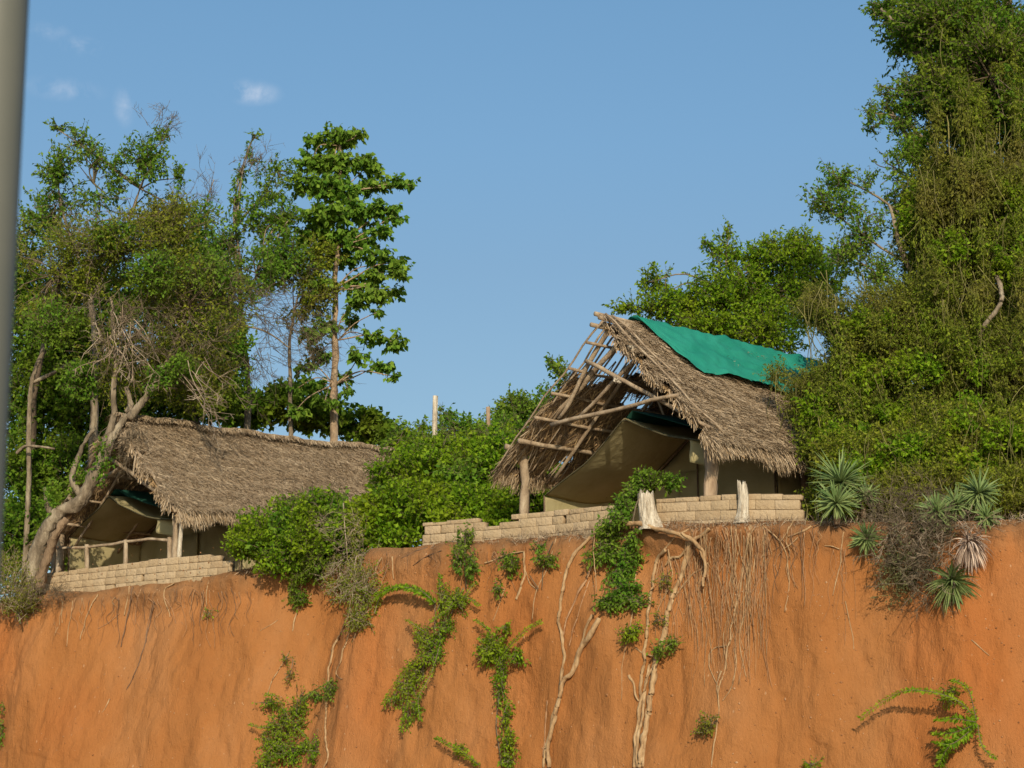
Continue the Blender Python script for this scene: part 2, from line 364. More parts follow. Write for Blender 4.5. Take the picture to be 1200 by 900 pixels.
# ------------------------------------------------------------------ the bank: plateau, brink, face, river bed as one sheet
LIP = [(-700, 745, 63), (-450, 735, 59.5), (-250, 722, 56), (-100, 712, 54), (0, 702, 52.6), (35, 694, 52.0), (100, 692, 51), (190, 683, 49.6), (270, 667, 48.6), (330, 662, 48.2),
       (375, 668, 48.0), (412, 660, 47.2), (438, 644, 45.7), (500, 639, 44.8), (560, 634, 44.1), (650, 627, 43), (720, 618, 41.9), (780, 614, 41.0), (860, 612, 40.1),
       (945, 611, 39.5), (1000, 612, 39.2), (1060, 612, 38.6), (1130, 610, 38), (1200, 606, 37.4), (1400, 600, 36), (1700, 600, 34), (2100, 600, 32)]
lipw = [at(*a) for a in LIP]
lx = np.array([p.x for p in lipw]); ly = np.array([p.y for p in lipw]); lz = np.array([p.z for p in lipw])
def lip_at_x(x): return np.interp(x, lx, ly), np.interp(x, lx, lz)
def ground_z(x, y):
    yy, zz = lip_at_x(x); d = max(0, y-yy)
    return float(zz + .02*d)
nS = 900
seg = np.linspace(0, 1, nS); arc = np.concatenate([[0], np.cumsum(np.hypot(np.diff(lx), np.diff(ly)))]); sa = seg*arc[-1]
ex = np.interp(sa, arc, lx); ey = np.interp(sa, arc, ly); ez = np.interp(sa, arc, lz)
k = np.ones(9)/9
ey = np.convolve(np.pad(ey, 4, 'edge'), k, 'valid')
tx = np.gradient(ex); ty = np.gradient(ey); ll = np.hypot(tx, ty); nx_ = ty/ll; ny_ = -tx/ll      # outward normal (to the river)
sgn = np.where(ny_ > 0, -1, 1); nx_ *= sgn; ny_ *= sgn
nx_ = np.convolve(np.pad(nx_, 20, 'edge'), np.ones(41)/41, 'valid'); ny_ = np.convolve(np.pad(ny_, 20, 'edge'), np.ones(41)/41, 'valid')
rows = []; dep = []
for back, dz in [(900, 8), (300, 5), (120, 2.4), (60, 1.2), (30, .6), (14, .28), (7, .14), (3.5, .06), (1.8, .03), (.9, .01), (.4, .0)]:
    rows.append(np.stack([ex-nx_*back*.35, ey+back, ez+dz+.1*(fbm(np.stack([ex*.5, ey*.5+back, ez*0], -1))-.5)], -1)); dep.append(np.full(nS, -back))
nT = 240; H = 9.6
for j in range(nT):
    t = j/(nT-1); d = H*t**1.15
    # profile: short rounded brink, slight undercut, then a steep face that runs out toward the foot
    out = .16*min(1, d/.25) + (-.10*math.exp(-((d-.9)/.5)**2)) + .13*d + .012*d*d + (max(0, d-8.3)**2)*1.1
    p = np.stack([ex+nx_*out, ey+ny_*out, ez-d], -1)
    w = min(1, .12+d/.8)
    al = sa
    q = np.stack([al*.33, np.full(nS, d*.16), np.full(nS, 3.3)], -1)
    big = (fbm(q, 3, 5)-.5)*1.5
    rill = np.abs(fbm(np.stack([al*1.5+.5*vnoise(np.stack([al*.4, np.full(nS, d*.7), al*0], -1), 3), np.full(nS, d*.22), np.zeros(nS)], -1), 4, 9)-.5)*(-.30)*(.12+math.exp(-d/1.6))
    fine = (fbm(np.stack([al*2.3, np.full(nS, d*1.5), np.zeros(nS)+7], -1), 6, 21)-.5)*.19 - .07*np.clip(fbm(np.stack([al*5.5, np.full(nS, d*1.3), np.zeros(nS)+17], -1), 3, 91)-.60, 0, 1)*4
    lipr = (fbm(np.stack([al*1.8, np.full(nS, d*1.5), np.zeros(nS)+2], -1), 3, 33)-.5)*.34*math.exp(-(d/.8)**2)
    slabs = (np.floor(fbm(np.stack([al*.5+d*.2, np.full(nS, d*.35), np.zeros(nS)+5], -1), 2, 51)*7)/7-.5)*.22
    o = (big*w + rill + fine + slabs*w*.6 + lipr*min(1, d/.12))
    p[:, 0] += nx_*o; p[:, 1] += ny_*o
    p[:, 2] += (fbm(np.stack([al*1.1, np.zeros(nS), np.zeros(nS)], -1), 3, 77)-.5)*.16*math.exp(-d/.5)
    rows.append(p); dep.append(np.full(nS, d))
last = rows[-1]
for far in (4, 30, 300):
    rows.append(np.stack([last[:, 0], last[:, 1]-far, np.full(nS, -1.2-far*.005)], -1)); dep.append(np.full(nS, 10.0))
V = np.array(rows); nr = len(V)
idx = np.arange(nr*nS).reshape(nr, nS)
Q = np.stack([idx[:-1, :-1], idx[1:, :-1], idx[1:, 1:], idx[:-1, 1:]], -1).reshape(-1, 4)
gb = Geo(); gb.add(V.reshape(-1, 3), Q)
bank = tag(link_mesh('river_bank', gb, M['earth'], smooth=True), kind='structure')
da = bank.data.attributes.new('depth', 'FLOAT', 'POINT'); da.data.foreach_set('value', np.concatenate(dep).astype(np.float32))
r0 = 9
sub = V[r0:r0+nT+2]; ii = np.arange(sub.shape[0]*nS).reshape(sub.shape[0], nS)
QQ = np.stack([ii[:-1, :-1], ii[1:, :-1], ii[1:, 1:], ii[:-1, 1:]], -1).reshape(-1, 4)
bvh = BVHTree.FromPolygons([tuple(v) for v in sub.reshape(-1, 3)], [tuple(int(a) for a in q) for q in QQ])
def on_face(px, py, off=0.0):
    d = px_dir(px, py).normalized(); h = bvh.ray_cast(CAM, d)
    if h[0] is None:
        Y, z = 0, 0
        x = at(px, py, 43).x; yy, zz = lip_at_x(x); return at(px, py, float(yy)-off)
    p = h[0]; return p - d*off*.6 + Vector((-.45, -.75, .2))*off*.5

# river
wm, wt, wn, wl = newmat('river_water'); wb = wn['Principled BSDF']; wb.inputs['Base Color'].default_value = (.16, .12, .07, 1); wb.inputs['Roughness'].default_value = .12
wnn = wn.new('ShaderNodeTexNoise'); wnn.inputs['Scale'].default_value = 1.2; wnn.inputs['Detail'].default_value = 5; wbp = wn.new('ShaderNodeBump'); wbp.inputs['Strength'].default_value = .4
wl.new(wnn.outputs['Fac'], wbp.inputs['Height']); wl.new(wbp.outputs[0], wb.inputs['Normal'])
g = Geo(); g.add([(-400, -400, 0), (400, -400, 0), (400, 70, 0), (-400, 70, 0)], [(0, 1, 2, 3)])
tag(link_mesh('river_water', g, wm), kind='structure')

# ------------------------------------------------------------------ foliage builders
def crown_geo(blobs, k=7, ll=.12, wr=.55, tl=.4, droop=.3, up=.32, upb=.35, gl=None, gt=None, twr=.008, shell=.42, freq=.9, bare=0.0, anchors=True, limbr=.03):
    """blobs: (px,py,Y,rx_px,ry_px,depth_m,n,thr). Leaf clumps on twigs through each volume; returns leaf geo, twig geo"""
    gl = gl or Geo(); gt = gt or Geo()
    for (px, py, Y, rx, ry, rd, n, thr) in blobs:
        c = np.array(at(px, py, Y)); R_ = np.array([rx/F*Y, rd, ry/F*Y])
        sd_ = rnd.randint(0, 9999)
        d = unit(int(n*2.2)); rr = rng.random(len(d))**shell
        rr = rr*(.62+.76*vnoise(d*2.3+sd_*.37, sd_))
        p = c + d*R_*rr[:, None]
        nn = fbm(p*freq+sd_, 3, sd_ % 97)
        keep = nn > thr; p = p[keep][:n]; d = d[keep][:n]
        m = len(p)
        if m == 0: continue
        dirs = nrm(nrm(d*R_)*.8 + unit(m)*.7 + np.array([0, 0, upb]))
        Lt = tl*(.5+rng.random(m))
        a = p-dirs*Lt[:, None]*.5; b = p+dirs*Lt[:, None]*.5
        sticks(gt, a, b, twr, twr*.4)
        lf = rng.random(m) > bare
        a2, d2, L2 = a[lf], dirs[lf], Lt[lf]; mm = len(a2)
        t = (np.arange(k)+.6)/k
        P = a2[:, None]+d2[:, None]*(L2[:, None]*t)[..., None]
        P = P.reshape(-1, 3); D = np.repeat(d2, k, 0)*.5+unit(mm*k)*.75-np.array([0, 0, droop])
        sz = ll*(.6+.7*rng.random(mm*k))
        leaves(gl, P, D, sz, wr, up)
        if anchors:   # branchlets reaching out from the middle of the clump
            na = max(4, int(m/26)); sel = rng.choice(m, min(na, m), replace=False)
            for s in sel:
                q = Vector(p[s]); cc = Vector(c)
                mid = cc.lerp(q, .5)+Vector(rng.normal(size=3)*.12*np.linalg.norm(p[s]-c))
                tube(gt, smooth_path([cc, mid, q], 3), lerp_r(limbr, .008, 7), 4, cap=False)
    return gl, gt
def limb(g, pts, r0, r1, amp=.12, n=8, k=5, rough=.25):
    p = wobble(smooth_path(pts, k), amp, .8, rnd.random()*40); tube(g, p, lerp_r(r0, r1, len(p)), n, rnd.random()*9, rough)
def tree(name, label, cat, base, trunk_paths, blobs, leafm, barkm, group=None, twm=None, limb_from=None, crown='crown', **kw):
    root = thing(name, label, cat, base, group)
    gt = Geo()
    for pts, a, b in trunk_paths: limb(gt, pts, a, b)
    if limb_from:
        for bl in blobs:
            c = at(bl[0], bl[1], bl[2]); s = min(limb_from, key=lambda q: (q-c).length+(.8*max(0, q.z-c.z)))
            mid = s.lerp(c, .5)+Vector((rnd.uniform(-.2, .2), rnd.uniform(-.2, .2), rnd.uniform(-.1, .35)))
            limb(gt, [s, mid, c], max(.02, .008*(c-s).length+.015), .012, .1, 6, 4)
    gl, gtw = crown_geo(blobs, **kw)
    link_mesh('trunk', gt, barkm, parent=root, smooth=True)
    link_mesh(crown, gl, leafm, parent=root)
    link_mesh('twigs', gtw, twm or M['twig_dark'], parent=root)
    return root
def bare_spray(g, c, n, rad, L_, dirb, spread=.8, r=.01, sub=5, droop=.0):
    """dead twig tangle: n branched twig sprays inside radii rad around c"""
    c = np.array(c)
    for i in range(n):
        p = Vector(c+unit(1)[0]*np.array(rad)*rng.random()**.5)
        d = Vector(dirb)+Vector(rng.normal(size=3)*spread*.6); d.normalize()
        Ln = L_*(.5+rnd.random()); pts = [p]; dd = d.copy()
        for s in range(4):
            dd = (dd+Vector(rng.normal(size=3)*.28)-Vector((0, 0, droop*.25))).normalized(); pts.append(pts[-1]+dd*Ln/4)
        tube(g, pts, lerp_r(r, r*.3, 5), 3, cap=False)
        A = []; B = []
        for q in range(sub):
            t = rnd.uniform(.2, 1)*3.99; a = pts[int(t)].lerp(pts[int(t)+1], t % 1)
            e = (d+Vector(rng.normal(size=3)*.9)).normalized()*Ln*rnd.uniform(.15, .45)
            A.append(a); B.append(a+e)
            for w in range(2):
                t2 = rnd.random(); aa = a.lerp(a+e, t2); A.append(aa); B.append(aa+(e.normalized()+Vector(rng.normal(size=3)*.7)).normalized()*Ln*.13)
        sticks(g, np.array(A), np.array(B), r*.5, r*.25)
    return g

# ------------------------------------------------------------------ thatched shelters
class Frame:
    def __init__(s, O, g, a): s.O = Vector(O); s.g = Vector(g).normalized(); s.a = Vector(a).normalized()
    def P(s, u, v, z): return s.O + s.g*u + s.a*v + Vector((0, 0, z))
    def gp(s, px, py, v=0.0):       # the point of the upright plane at depth v seen at this pixel of the photograph
        n = s.g.cross(Vector((0, 0, 1))).normalized(); q = s.P(0, v, 0); d = px_dir(px, py)
        return CAM + d*((q-CAM).dot(n)/d.dot(n))
    def uz(s, px, py, v=0.0):
        p = s.gp(px, py, v)-s.P(0, v, 0); return p.dot(s.g), p.z
def sheet(g, fn, nu, nv):
    V = [tuple(fn(i/(nu-1), j/(nv-1))) for j in range(nv) for i in range(nu)]
    g.add(V, [(j*nu+i, j*nu+i+1, (j+1)*nu+i+1, (j+1)*nu+i) for j in range(nv-1) for i in range(nu-1)])
def thick_sheet(g, fn, nu, nv, th=.02):
    """a sheet closed all round with real thickness; fn(s,t)->point"""
    P = [[Vector(fn(i/(nu-1), j/(nv-1))) for i in range(nu)] for j in range(nv)]
    nrmv = (P[0][-1]-P[0][0]).cross(P[-1][0]-P[0][0]).normalized()*th
    V = [tuple(p) for r in P for p in r]+[tuple(p+nrmv) for r in P for p in r]; n = nu*nv
    q = []
    for j in range(nv-1):
        for i in range(nu-1):
            a = j*nu+i; q += [(a, a+1, a+nu+1, a+nu), (n+a, n+a+nu, n+a+nu+1, n+a+1)]
    for i in range(nu-1): q += [(i, n+i, n+i+1, i+1), ((nv-1)*nu+i, (nv-1)*nu+i+1, n+(nv-1)*nu+i+1, n+(nv-1)*nu+i)]
    for j in range(nv-1): q += [(j*nu, (j+1)*nu, n+(j+1)*nu, n+j*nu), (j*nu+nu-1, n+j*nu+nu-1, n+(j+1)*nu+nu-1, (j+1)*nu+nu-1)]
    g.add(V, q)
def straws(g, P, D, nvec, L_, w):
    n = len(P); D = nrm(D); s = nrm(np.cross(D, nvec)+rng.normal(size=(n, 3))*.35); L_ = L_[:, None]; w = w[:, None]
    V = np.empty((n, 4, 3)); up = np.asarray(nvec)
    V[:, 0] = P-s*w*.35; V[:, 1] = P+s*w*.35
    V[:, 2] = P+D*L_+s*w*.12; V[:, 3] = P+D*L_*.86-s*w*.5
    g.add(V.reshape(-1, 3), (np.arange(n)*4)[:, None]+np.array([[0, 1, 2, 3]]))
def thatch_slope(root, r0, a, down, L0, L1, S_, n_straw, keep, sag=None, name='thatch_slope', under=True, fringe=900, mat='thatch', seed=0, ridge_rise=0, label=None):
    """r0 ridge start, a along ridge, down unit vector down the slope"""
    a = np.array(a); dn = np.array(down); nv = np.cross(a, dn); nv = nv if nv[2] > 0 else -nv; nv /= np.linalg.norm(nv)
    r0 = np.array(r0)
    def base(v, s):
        v = np.asarray(v, float); s = np.asarray(s, float)
        lump = (fbm(np.stack([v*.8, s*.9, v*0+seed], -1), 3, 60+seed)-.5)*.26 + (fbm(np.stack([v*3, s*3.2, v*0+seed], -1), 2, 70+seed)-.5)*.10
        p = r0+v[..., None]*a+s[..., None]*dn+(lump-.05*np.sin(np.pi*np.clip(s/S_, 0, 1)))[..., None]*nv
        p[..., 2] += ridge_rise*(v-L0)/(L1-L0)
        if sag: p[..., 2] -= sag*np.sin(np.pi*(v-L0)/(L1-L0))*(1-s/S_)
        return p
    # core slab
    nu, ns = 120, 50
    vv, ss = np.meshgrid(np.linspace(L0, L1, nu), np.linspace(-.05, S_, ns)); K = keep(vv, ss)
    top = base(vv, ss); bot = top-nv*.13; n = nu*ns; ids = np.arange(n).reshape(ns, nu)
    cell = K[:-1, :-1] & K[1:, :-1] & K[1:, 1:] & K[:-1, 1:]
    a1 = np.stack([ids[:-1, :-1], ids[:-1, 1:], ids[1:, 1:], ids[1:, :-1]], -1)[cell]
    g = Geo(); g.add(np.concatenate([top.reshape(-1, 3), bot.reshape(-1, 3)]), np.concatenate([a1, a1[:, ::-1]+n]))
    core = Geo()
    # keep only used vertices
    V_, Q_, _ = g.arrays(); used = np.unique(Q_); mp = -np.ones(len(V_), int); mp[used] = np.arange(len(used)); core.add(V_[used], mp[Q_])
    # rim faces of the slab
    o = link_mesh(name, core, M['thatch_base'], parent=root)
    if label: o['label'] = label
    st = Geo()
    v = L0+(L1-L0)*rng.random(n_straw); s = -.08+(S_+.05)*rng.random(n_straw); kk = keep(v, s); v, s = v[kk], s[kk]; m = len(v)
    P = base(v, s)+nv*(rng.random(m)[:, None]*.06-.01)
    row = np.sin(s*11+2*vnoise(np.stack([v*.9, s*0, s*0], -1), 4)*3)*.5+.5
    D = dn+a*rng.normal(size=(m, 1))*.6+nv*(rng.normal(size=(m, 1))*.22+.10+.14*row[:, None])
    straws(st, P, D, nv, .08+.19*rng.random(m), .007+.014*rng.random(m))
    # eave fringe hangs down
    if fringe:
        v = L0+(L1-L0)*rng.random(fringe); s = S_-rng.random(fringe)*.3; kk = keep(v, s*0+S_-.01); v, s = v[kk], s[kk]; m = len(v)
        P = base(v, s)-nv*rng.random(m)[:, None]*.12
        clump = vnoise(np.stack([v*2.3, v*0, v*0+seed], -1), 8)
        D = dn*.6+np.array([0, 0, -.7])+rng.normal(size=(m, 3))*.2
        straws(st, P, D, nv, (.16+.34*rng.random(m))*(.45+.8*clump), .010+.018*rng.random(m))
    # rough verge straws at both ends
    for vend, sg in ((L0, -1), (L1, 1)):
        m = 1500; v = np.full(m, vend)-sg*rng.random(m)*.2; s = S_*rng.random(m); kk = keep(v, s); v, s = v[kk], s[kk]; m = len(v)
        P = base(v, s)-nv*rng.random(m)[:, None]*.14
        D = dn*.9+a*sg*(.25+.35*rng.random((m, 1)))+rng.normal(size=(m, 3))*.2-np.array([0, 0, .25])
        straws(st, P, D, nv, .15+.28*rng.random(m), .014+.025*rng.random(m))
    link_mesh('straw', st, M[mat], parent=o)
    if under:
        un = Geo(); m = int(n_straw*.4); v = L0+(L1-L0)*rng.random(m); s = (S_)*rng.random(m); kk = keep(v, s); v, s = v[kk], s[kk]; m = len(v)
        P = base(v, s)-nv*(.13+rng.random(m)[:, None]*.02)
        D = dn+a*rng.normal(size=(m, 1))*.7-nv*(rng.random((m, 1))*.10)
        straws(un, P, D, nv, .12+.2*rng.random(m), .012+.025*rng.random(m))
        link_mesh('underside_straw', un, M['thatch_in'], parent=o)
    return base, nv

# ---- right shelter
FZ = 9.0
Op = at(832, 560, 41.0); A1 = Frame((Op.x, 41.0, FZ), (-math.cos(R(43)), math.sin(R(43)), 0), (math.sin(R(50)), math.cos(R(50)), 0))
uL, _ = A1.uz(615, 560)
rid = A1.gp(708, 371, -.45); urid = (rid-A1.O).dot(A1.g); zrid = rid.z-FZ
print("right hut: W", uL, "ridge u,z", urid, zrid)
LEN = 9.6
h1 = thing('thatched_shelter', 'open fronted thatched shelter with bare rafters and a teal tarpaulin on its ridge', 'shelter', A1.P(uL/2, 0, 0), 'thatched shelters on top of the bank')
def mkpole(parent, name, a, b, r0, r1=None, mat='pole', amp=.03, seg=8, n=8):
    g = Geo(); pole(g, a, b, r0, r1, amp, n, seg); return link_mesh(name, g, M[mat], parent=parent, smooth=True)
rdg = np.array(A1.P(urid, 0, zrid)); eR = np.array(A1.P(-.58, 0, 1.60)); eL = np.array(A1.P(uL+.55, 0, 1.75))
dR = eR-rdg; SR = np.linalg.norm(dR); dR /= SR; dL = eL-rdg; SL = np.linalg.norm(dL); dL /= SL
aa = np.array(A1.a)
def verge(v, s): return v > -.45+.16*np.sin(s*5.1)+.1*np.sin(s*13)
baseR, nR = thatch_slope(h1, rdg+np.array([0, 0, .05]), aa, dR, -.55, LEN, SR, 110000, lambda v, s: verge(v, s), fringe=13000, seed=1)
def holeL(v, s): return (v > .5-.42*s+.12*np.sin(s*5.1+3)) & (v > -.42) & ((v > 3.0) | (fbm(np.stack([v*1.7, s*2.1, v*0+3], -1), 3, 44) > .33)) & ~((v < 1.7-.3*s+.25*np.sin(s*7)) & (s < 1.55+.25*np.sin(v*5))) & (s > -.02)
baseL, nL = thatch_slope(h1, rdg, aa, dL, -.5, LEN, SL, 26000, holeL, fringe=5000, seed=2)
# posts
mkpole(h1, 'post', A1.P(0, .02, -.5), A1.gp(831, 501, 0), .155, .15, 'bark_tan', .05)
mkpole(h1, 'post', A1.P(uL, 0, -.5), A1.gp(614, 529, 0), .125, .115, 'pole', .05)
for v in (3.1, 6.2, 9.0):
    mkpole(h1, 'post', A1.P(0, v, -.5), A1.P(0, v, 2.0), .09, .085, 'pole_dark' if v < 4 else 'pole')
    mkpole(h1, 'post', A1.P(uL, v, -.5), A1.P(uL, v, 2.15), .09, .085)
# ridge poles
for dz, du, ex_ in ((0, 0, .55), (.09, .06, .62), (-.16, .14, .66)):
    mkpole(h1, 'ridge_pole', A1.P(urid+du, -ex_, zrid+dz-.03), A1.P(urid+du, LEN-.2, zrid+dz-.1), .055, .05)
# purlins under each slope
def below(base, nv, v, s, off): return Vector(base(np.array([v]), np.array([s]))[0]-nv*off)
for s, r in ((.62, .038), (1.38, .038), (2.12, .04), (2.85, .045), (3.55, .065)):
    if s < SL: mkpole(h1, 'purlin', Vector(rdg+dL*s-aa*.62-nL*.22), Vector(rdg+dL*s+aa*(LEN-.3)-nL*.22), r, r*.8, 'pole', .05, 12)
for s, r in ((.7, .05), (1.6, .05), (2.5, .05), (3.4, .06)):
    mkpole(h1, 'purlin', Vector(rdg+dR*s-aa*.3-nR*.22), Vector(rdg+dR*s+aa*(LEN-.3)-nR*.22), r, r*.8, 'pole_dark', .05, 12)
# rafters down each slope
for v in (1.0, 2.2, 3.4, 4.6, 5.8, 7.0, 8.2):
    mkpole(h1, 'rafter', Vector(rdg+dL*.1+aa*v-nL*.26), Vector(rdg+dL*(SL-.2)+aa*(v+.1)-nL*.26), .05, .045, 'pole', .05)
    mkpole(h1, 'rafter', Vector(rdg+dR*.1+aa*v-nR*.28), Vector(rdg+dR*(SR-.2)+aa*(v-.1)-nR*.28), .05, .045, 'pole', .05)
# thin battens on the left slope, seen through the open gable
for v in (-.5, -.28, -.1, .1, .28, .45, .75, 1.0, 1.3, 1.7, 2.1, 2.6, 3.2):
    mkpole(h1, 'batten', Vector(rdg+dL*.05+aa*(v+.05)-nL*.09), Vector(rdg+dL*(SL-.05)+aa*(v+rnd.uniform(-.15, .15))-nL*.11), .027, .02, 'twig_pale' if v > 1 else 'pole', .09, 12, 5)
for v in (-.42, -.2):
    mkpole(h1, 'batten', Vector(rdg+dR*.0+aa*v+nR*.1), Vector(rdg+dR*(SR*(.55 if v > -.3 else .97))+aa*(v+.25)+nR*.12), .028, .02, 'pole', .08, 12, 5)
gp = A1.gp
for nm, a, b, r, v in [('rafter', (714, 384), (655, 491), .06, -.2), ('rafter', (731, 396), (616, 526), .072, -.05), ('rafter', (705, 378), (840, 512), .06, -.1),
                       ('brace', (687, 423), (832, 501), .055, -.32), ('brace', (646, 498), (795, 463), .055, -.42), ('brace', (750, 416), (679, 488), .055, -.12),
                       ('brace', (694, 436), (694, 512), .045, 1.4), ('brace', (741, 395), (783, 498), .04, 2.0), ('tie_beam', (592, 523), (664, 540), .07, 0)]:
    mkpole(h1, nm, gp(*a, v), gp(*b, v+(1.6 if nm == 'tie_beam' else .0)), r, r*.8, 'pole', .05, 10)
rs = random.Random(8)
for i in range(16):      # thin irregular laths tied across the open slope
    v0 = rs.uniform(-.4, 1.6); s0 = rs.uniform(.3, SL-1.0); s1 = s0+rs.uniform(.8, 1.8)
    mkpole(h1, 'lath', Vector(rdg+dL*s0+aa*v0-nL*.17), Vector(rdg+dL*min(s1, SL-.1)+aa*(v0+rs.uniform(-.5, .5))-nL*.19), rs.uniform(.012, .022), .01, rs.choice(['twig_pale', 'pole']), .06, 8, 5)
for (px, py) in ((723, 447), (739, 408)):
    g = Geo(); c = gp(px, py, -.5)
    for i in range(5): tube(g, [c+Vector(rng.normal(size=3)*.03), c+Vector(rng.normal(size=3)*.03), c+Vector(rng.normal(size=3)*.06)], [.03, .045, .01], 6, i, .4)
    kn = link_mesh('rag_knot', g, M['deadwood'], parent=h1, smooth=True)
# tarpaulin laid over the ridge
def slope_hit(px, py, r0, a, d, nv, off=.0):
    dd = np.array(px_dir(px, py)); cm = np.array(CAM); q = r0+nv*off; t = np.dot(q-cm, nv)/np.dot(dd, nv); p = cm+dd*t-q
    return np.dot(p, a), np.dot(p, d)
pts = [slope_hit(px, py, rdg, aa, dR, nR, .1) for px, py in ((746, 372), (815, 437), (850, 437), (905, 452), (950, 466))]
print("tarp", [(round(a, 2), round(b, 2)) for a, b in pts])
tv = [p[0] for p in pts]; ts = [max(.0, p[1]) for p in pts]
v_a = .55
def tarp_fn(s, t):
    v = v_a+(LEN-1.0-v_a)*s; e = float(np.interp(v, [v_a]+sorted(tv)[1:]+[LEN], [.12]+[x for _, x in sorted(zip(tv, ts))][1:]+[1.9]))
    q = -.35+(e+.35)*t; q2 = abs(q)
    n_ = mnoise.noise(Vector((v*1.6, q*2.0, 3)))*.035+abs(mnoise.noise(Vector((v*2.2+q*3, q*1.0-v*.6, 8))))*.10-abs(mnoise.noise(Vector((v*1.2-q*2, q*2.0+v*.8, 28))))*.07+mnoise.noise(Vector((v*7, q*5, 1)))*.012+.15
    if q < 0: return Vector(rdg+aa*v+dL*q2+nL*n_+np.array([0, 0, .10]))
    return Vector(rdg+aa*v+dR*q2+nR*n_+np.array([0, 0, .10-.03*q2]))
g = Geo(); thick_sheet(g, tarp_fn, 90, 40, .012)
tp = link_mesh('tarpaulin', g, M['tarp'], loc=Vector(rdg)+Vector(aa)*3, smooth=True)
tag(tp, 'teal green tarpaulin draped over the ridge of the right thatched shelter', 'tarpaulin')

def build_tent(fr, front, vf, vb, label, front_right_flap, zbot, fly_v, group='canvas tents under the thatched shelters', back=6.5, green=None):
    """front: awning front edge as pixels at depth vf, left corner to right corner"""
    uzs = [fr.uz(px, py, vf) for px, py in front]
    root = thing('safari_tent', label, 'tent', fr.P(sum(u for u, z in uzs)/len(uzs), vf+1, 0), group)
    cum = [0]
    for i in range(1, len(uzs)): cum.append(cum[-1]+math.hypot(uzs[i][0]-uzs[i-1][0], uzs[i][1]-uzs[i-1][1]))
    def prof(s):
        c = s*cum[-1]; return float(np.interp(c, cum, [u for u, z in uzs])), float(np.interp(c, cum, [z for u, z in uzs]))
    iap = max(range(len(uzs)), key=lambda i: uzs[i][1]); sap = cum[iap]/cum[-1]
    def aw(s, t, dz=0):
        u, z = prof(s); v = vf+(vb-vf)*t
        sag = .10*math.sin(math.pi*t)*(1 if abs(s-sap) > .02 else .3)+.05*math.sin(math.pi*min(1, s/sap))*0
        wr = .02*math.sin(t*9+s*14)+.03*mnoise.noise(Vector((s*5, t*3, vf)))
        return fr.P(u, v, z-sag+wr+dz+.12*t)
    g = Geo(); thick_sheet(g, lambda s, t: aw(s, t), 50, 18, .01); link_mesh('awning', g, M['canvas'], parent=root, smooth=True)
    # dark hem cord along the front edge and seam at the back of the awning
    g = Geo(); tube(g, [aw(i/30, 0)+Vector((0, 0, -.01)) for i in range(31)], .018, 5); link_mesh('hem', g, M['canvas_dark'], parent=root, smooth=True)
    g = Geo(); tube(g, [aw(i/30, .97, -.05) for i in range(31)], .03, 5); link_mesh('awning_pole', g, M['pole_dark'], parent=root, smooth=True)
    g = Geo(); tube(g, [aw(sap, i/10, -.04) for i in range(11)], .025, 5); link_mesh('awning_pole', g, M['pole_dark'], parent=root, smooth=True)
    # left side curtain
    u0, z0 = uzs[0]
    g = Geo(); thick_sheet(g, lambda s, t: fr.P(u0+.04*math.sin(s*11)*t, vf+(vb-vf)*s, (z0+.12*s)*(1-t)+(zbot+.1*s)*t-.02), 30, 8, .01); link_mesh('side_curtain', g, M['canvas'], parent=root, smooth=True)
    # body: front wall, door flap, right wall, left wall, back roof
    ur = uzs[-1][0]; zr = uzs[-1][1]
    def fw(s, t):
        u, z = prof(s); return fr.P(u, vb+.03*math.sin(s*23), -.4+(z+.12+.4)*t-.02)
    g = Geo(); thick_sheet(g, fw, 60, 10, .01); link_mesh('front_wall', g, M['canvas'], parent=root, smooth=True)
    um = (u0+ur)/2
    g = Geo(); thick_sheet(g, lambda s, t: fr.P(um+.45-.9*s, vb-.05-.03*math.sin(s*9), -.3+2.1*t), 16, 8, .012); link_mesh('door_flap', g, M['canvas'], parent=root, smooth=True)
    for uu, zz, n_ in ((ur, zr, 0), (u0, z0+.3, 1)):
        g = Geo(); thick_sheet(g, lambda s, t: fr.P(uu+.02*math.sin(s*31), vb+.02+(back-vb)*s, -.4+(zz+.4)*t), 40, 8, .01); link_mesh('side_wall', g, M['canvas'], parent=root, smooth=True)
    def rf(s, t):
        u, z = prof(s); return fr.P(u, vb+.02+(back-vb)*t, z+.14+.03*math.sin(t*8+s*6))
    g = Geo(); thick_sheet(g, rf, 40, 16, .01); link_mesh('tent_roof', g, M['canvas'], parent=root, smooth=True)
    # green flysheet above the right half
    def fl(s, t):
        sss = sap-.05+(1.0-sap+.05)*s; u, z = prof(sss); return fr.P(u-.12*s, vf+fly_v+(back-vf)*t, z+.20+.10*math.sin(math.pi*s)+.05*math.sin(t*7)-.02*s)
    g = Geo(); thick_sheet(g, fl, 30, 20, .01); link_mesh('flysheet', g, M['fly'], parent=root, smooth=True)
    # hanging flap at the right front corner
    p = [fr.uz(px, py, vf) for px, py in front_right_flap]
    g = Geo(); thick_sheet(g, lambda s, t: fr.P(p[0][0]+(p[1][0]-p[0][0])*s, vf+.35*s+.02*math.sin(t*6), p[0][1]+(p[1][1]-p[0][1])*s+(p[2][1]-p[1][1])*t), 8, 8, .01); link_mesh('corner_flap', g, M['canvas'], parent=root, smooth=True)
    # side poles and guy line
    for s in (0.0, sap, 1.0):
        a = aw(s, .97 if s else .0); mkp = Geo()
        tube(mkp, [a, Vector((a.x, a.y, FZ-.4))], .022, 6); link_mesh('tent_pole', mkp, M['pole_dark'], parent=root)
    return root
build_tent(A1, [(638, 581), (660, 564), (684, 543), (710, 516), (731, 491), (752, 500), (782, 509), (822, 517)], .25, 2.7,
           'olive canvas tent with a sagging awning inside the right shelter', [(808, 514), (826, 518), (826, 546)], .62, .25)
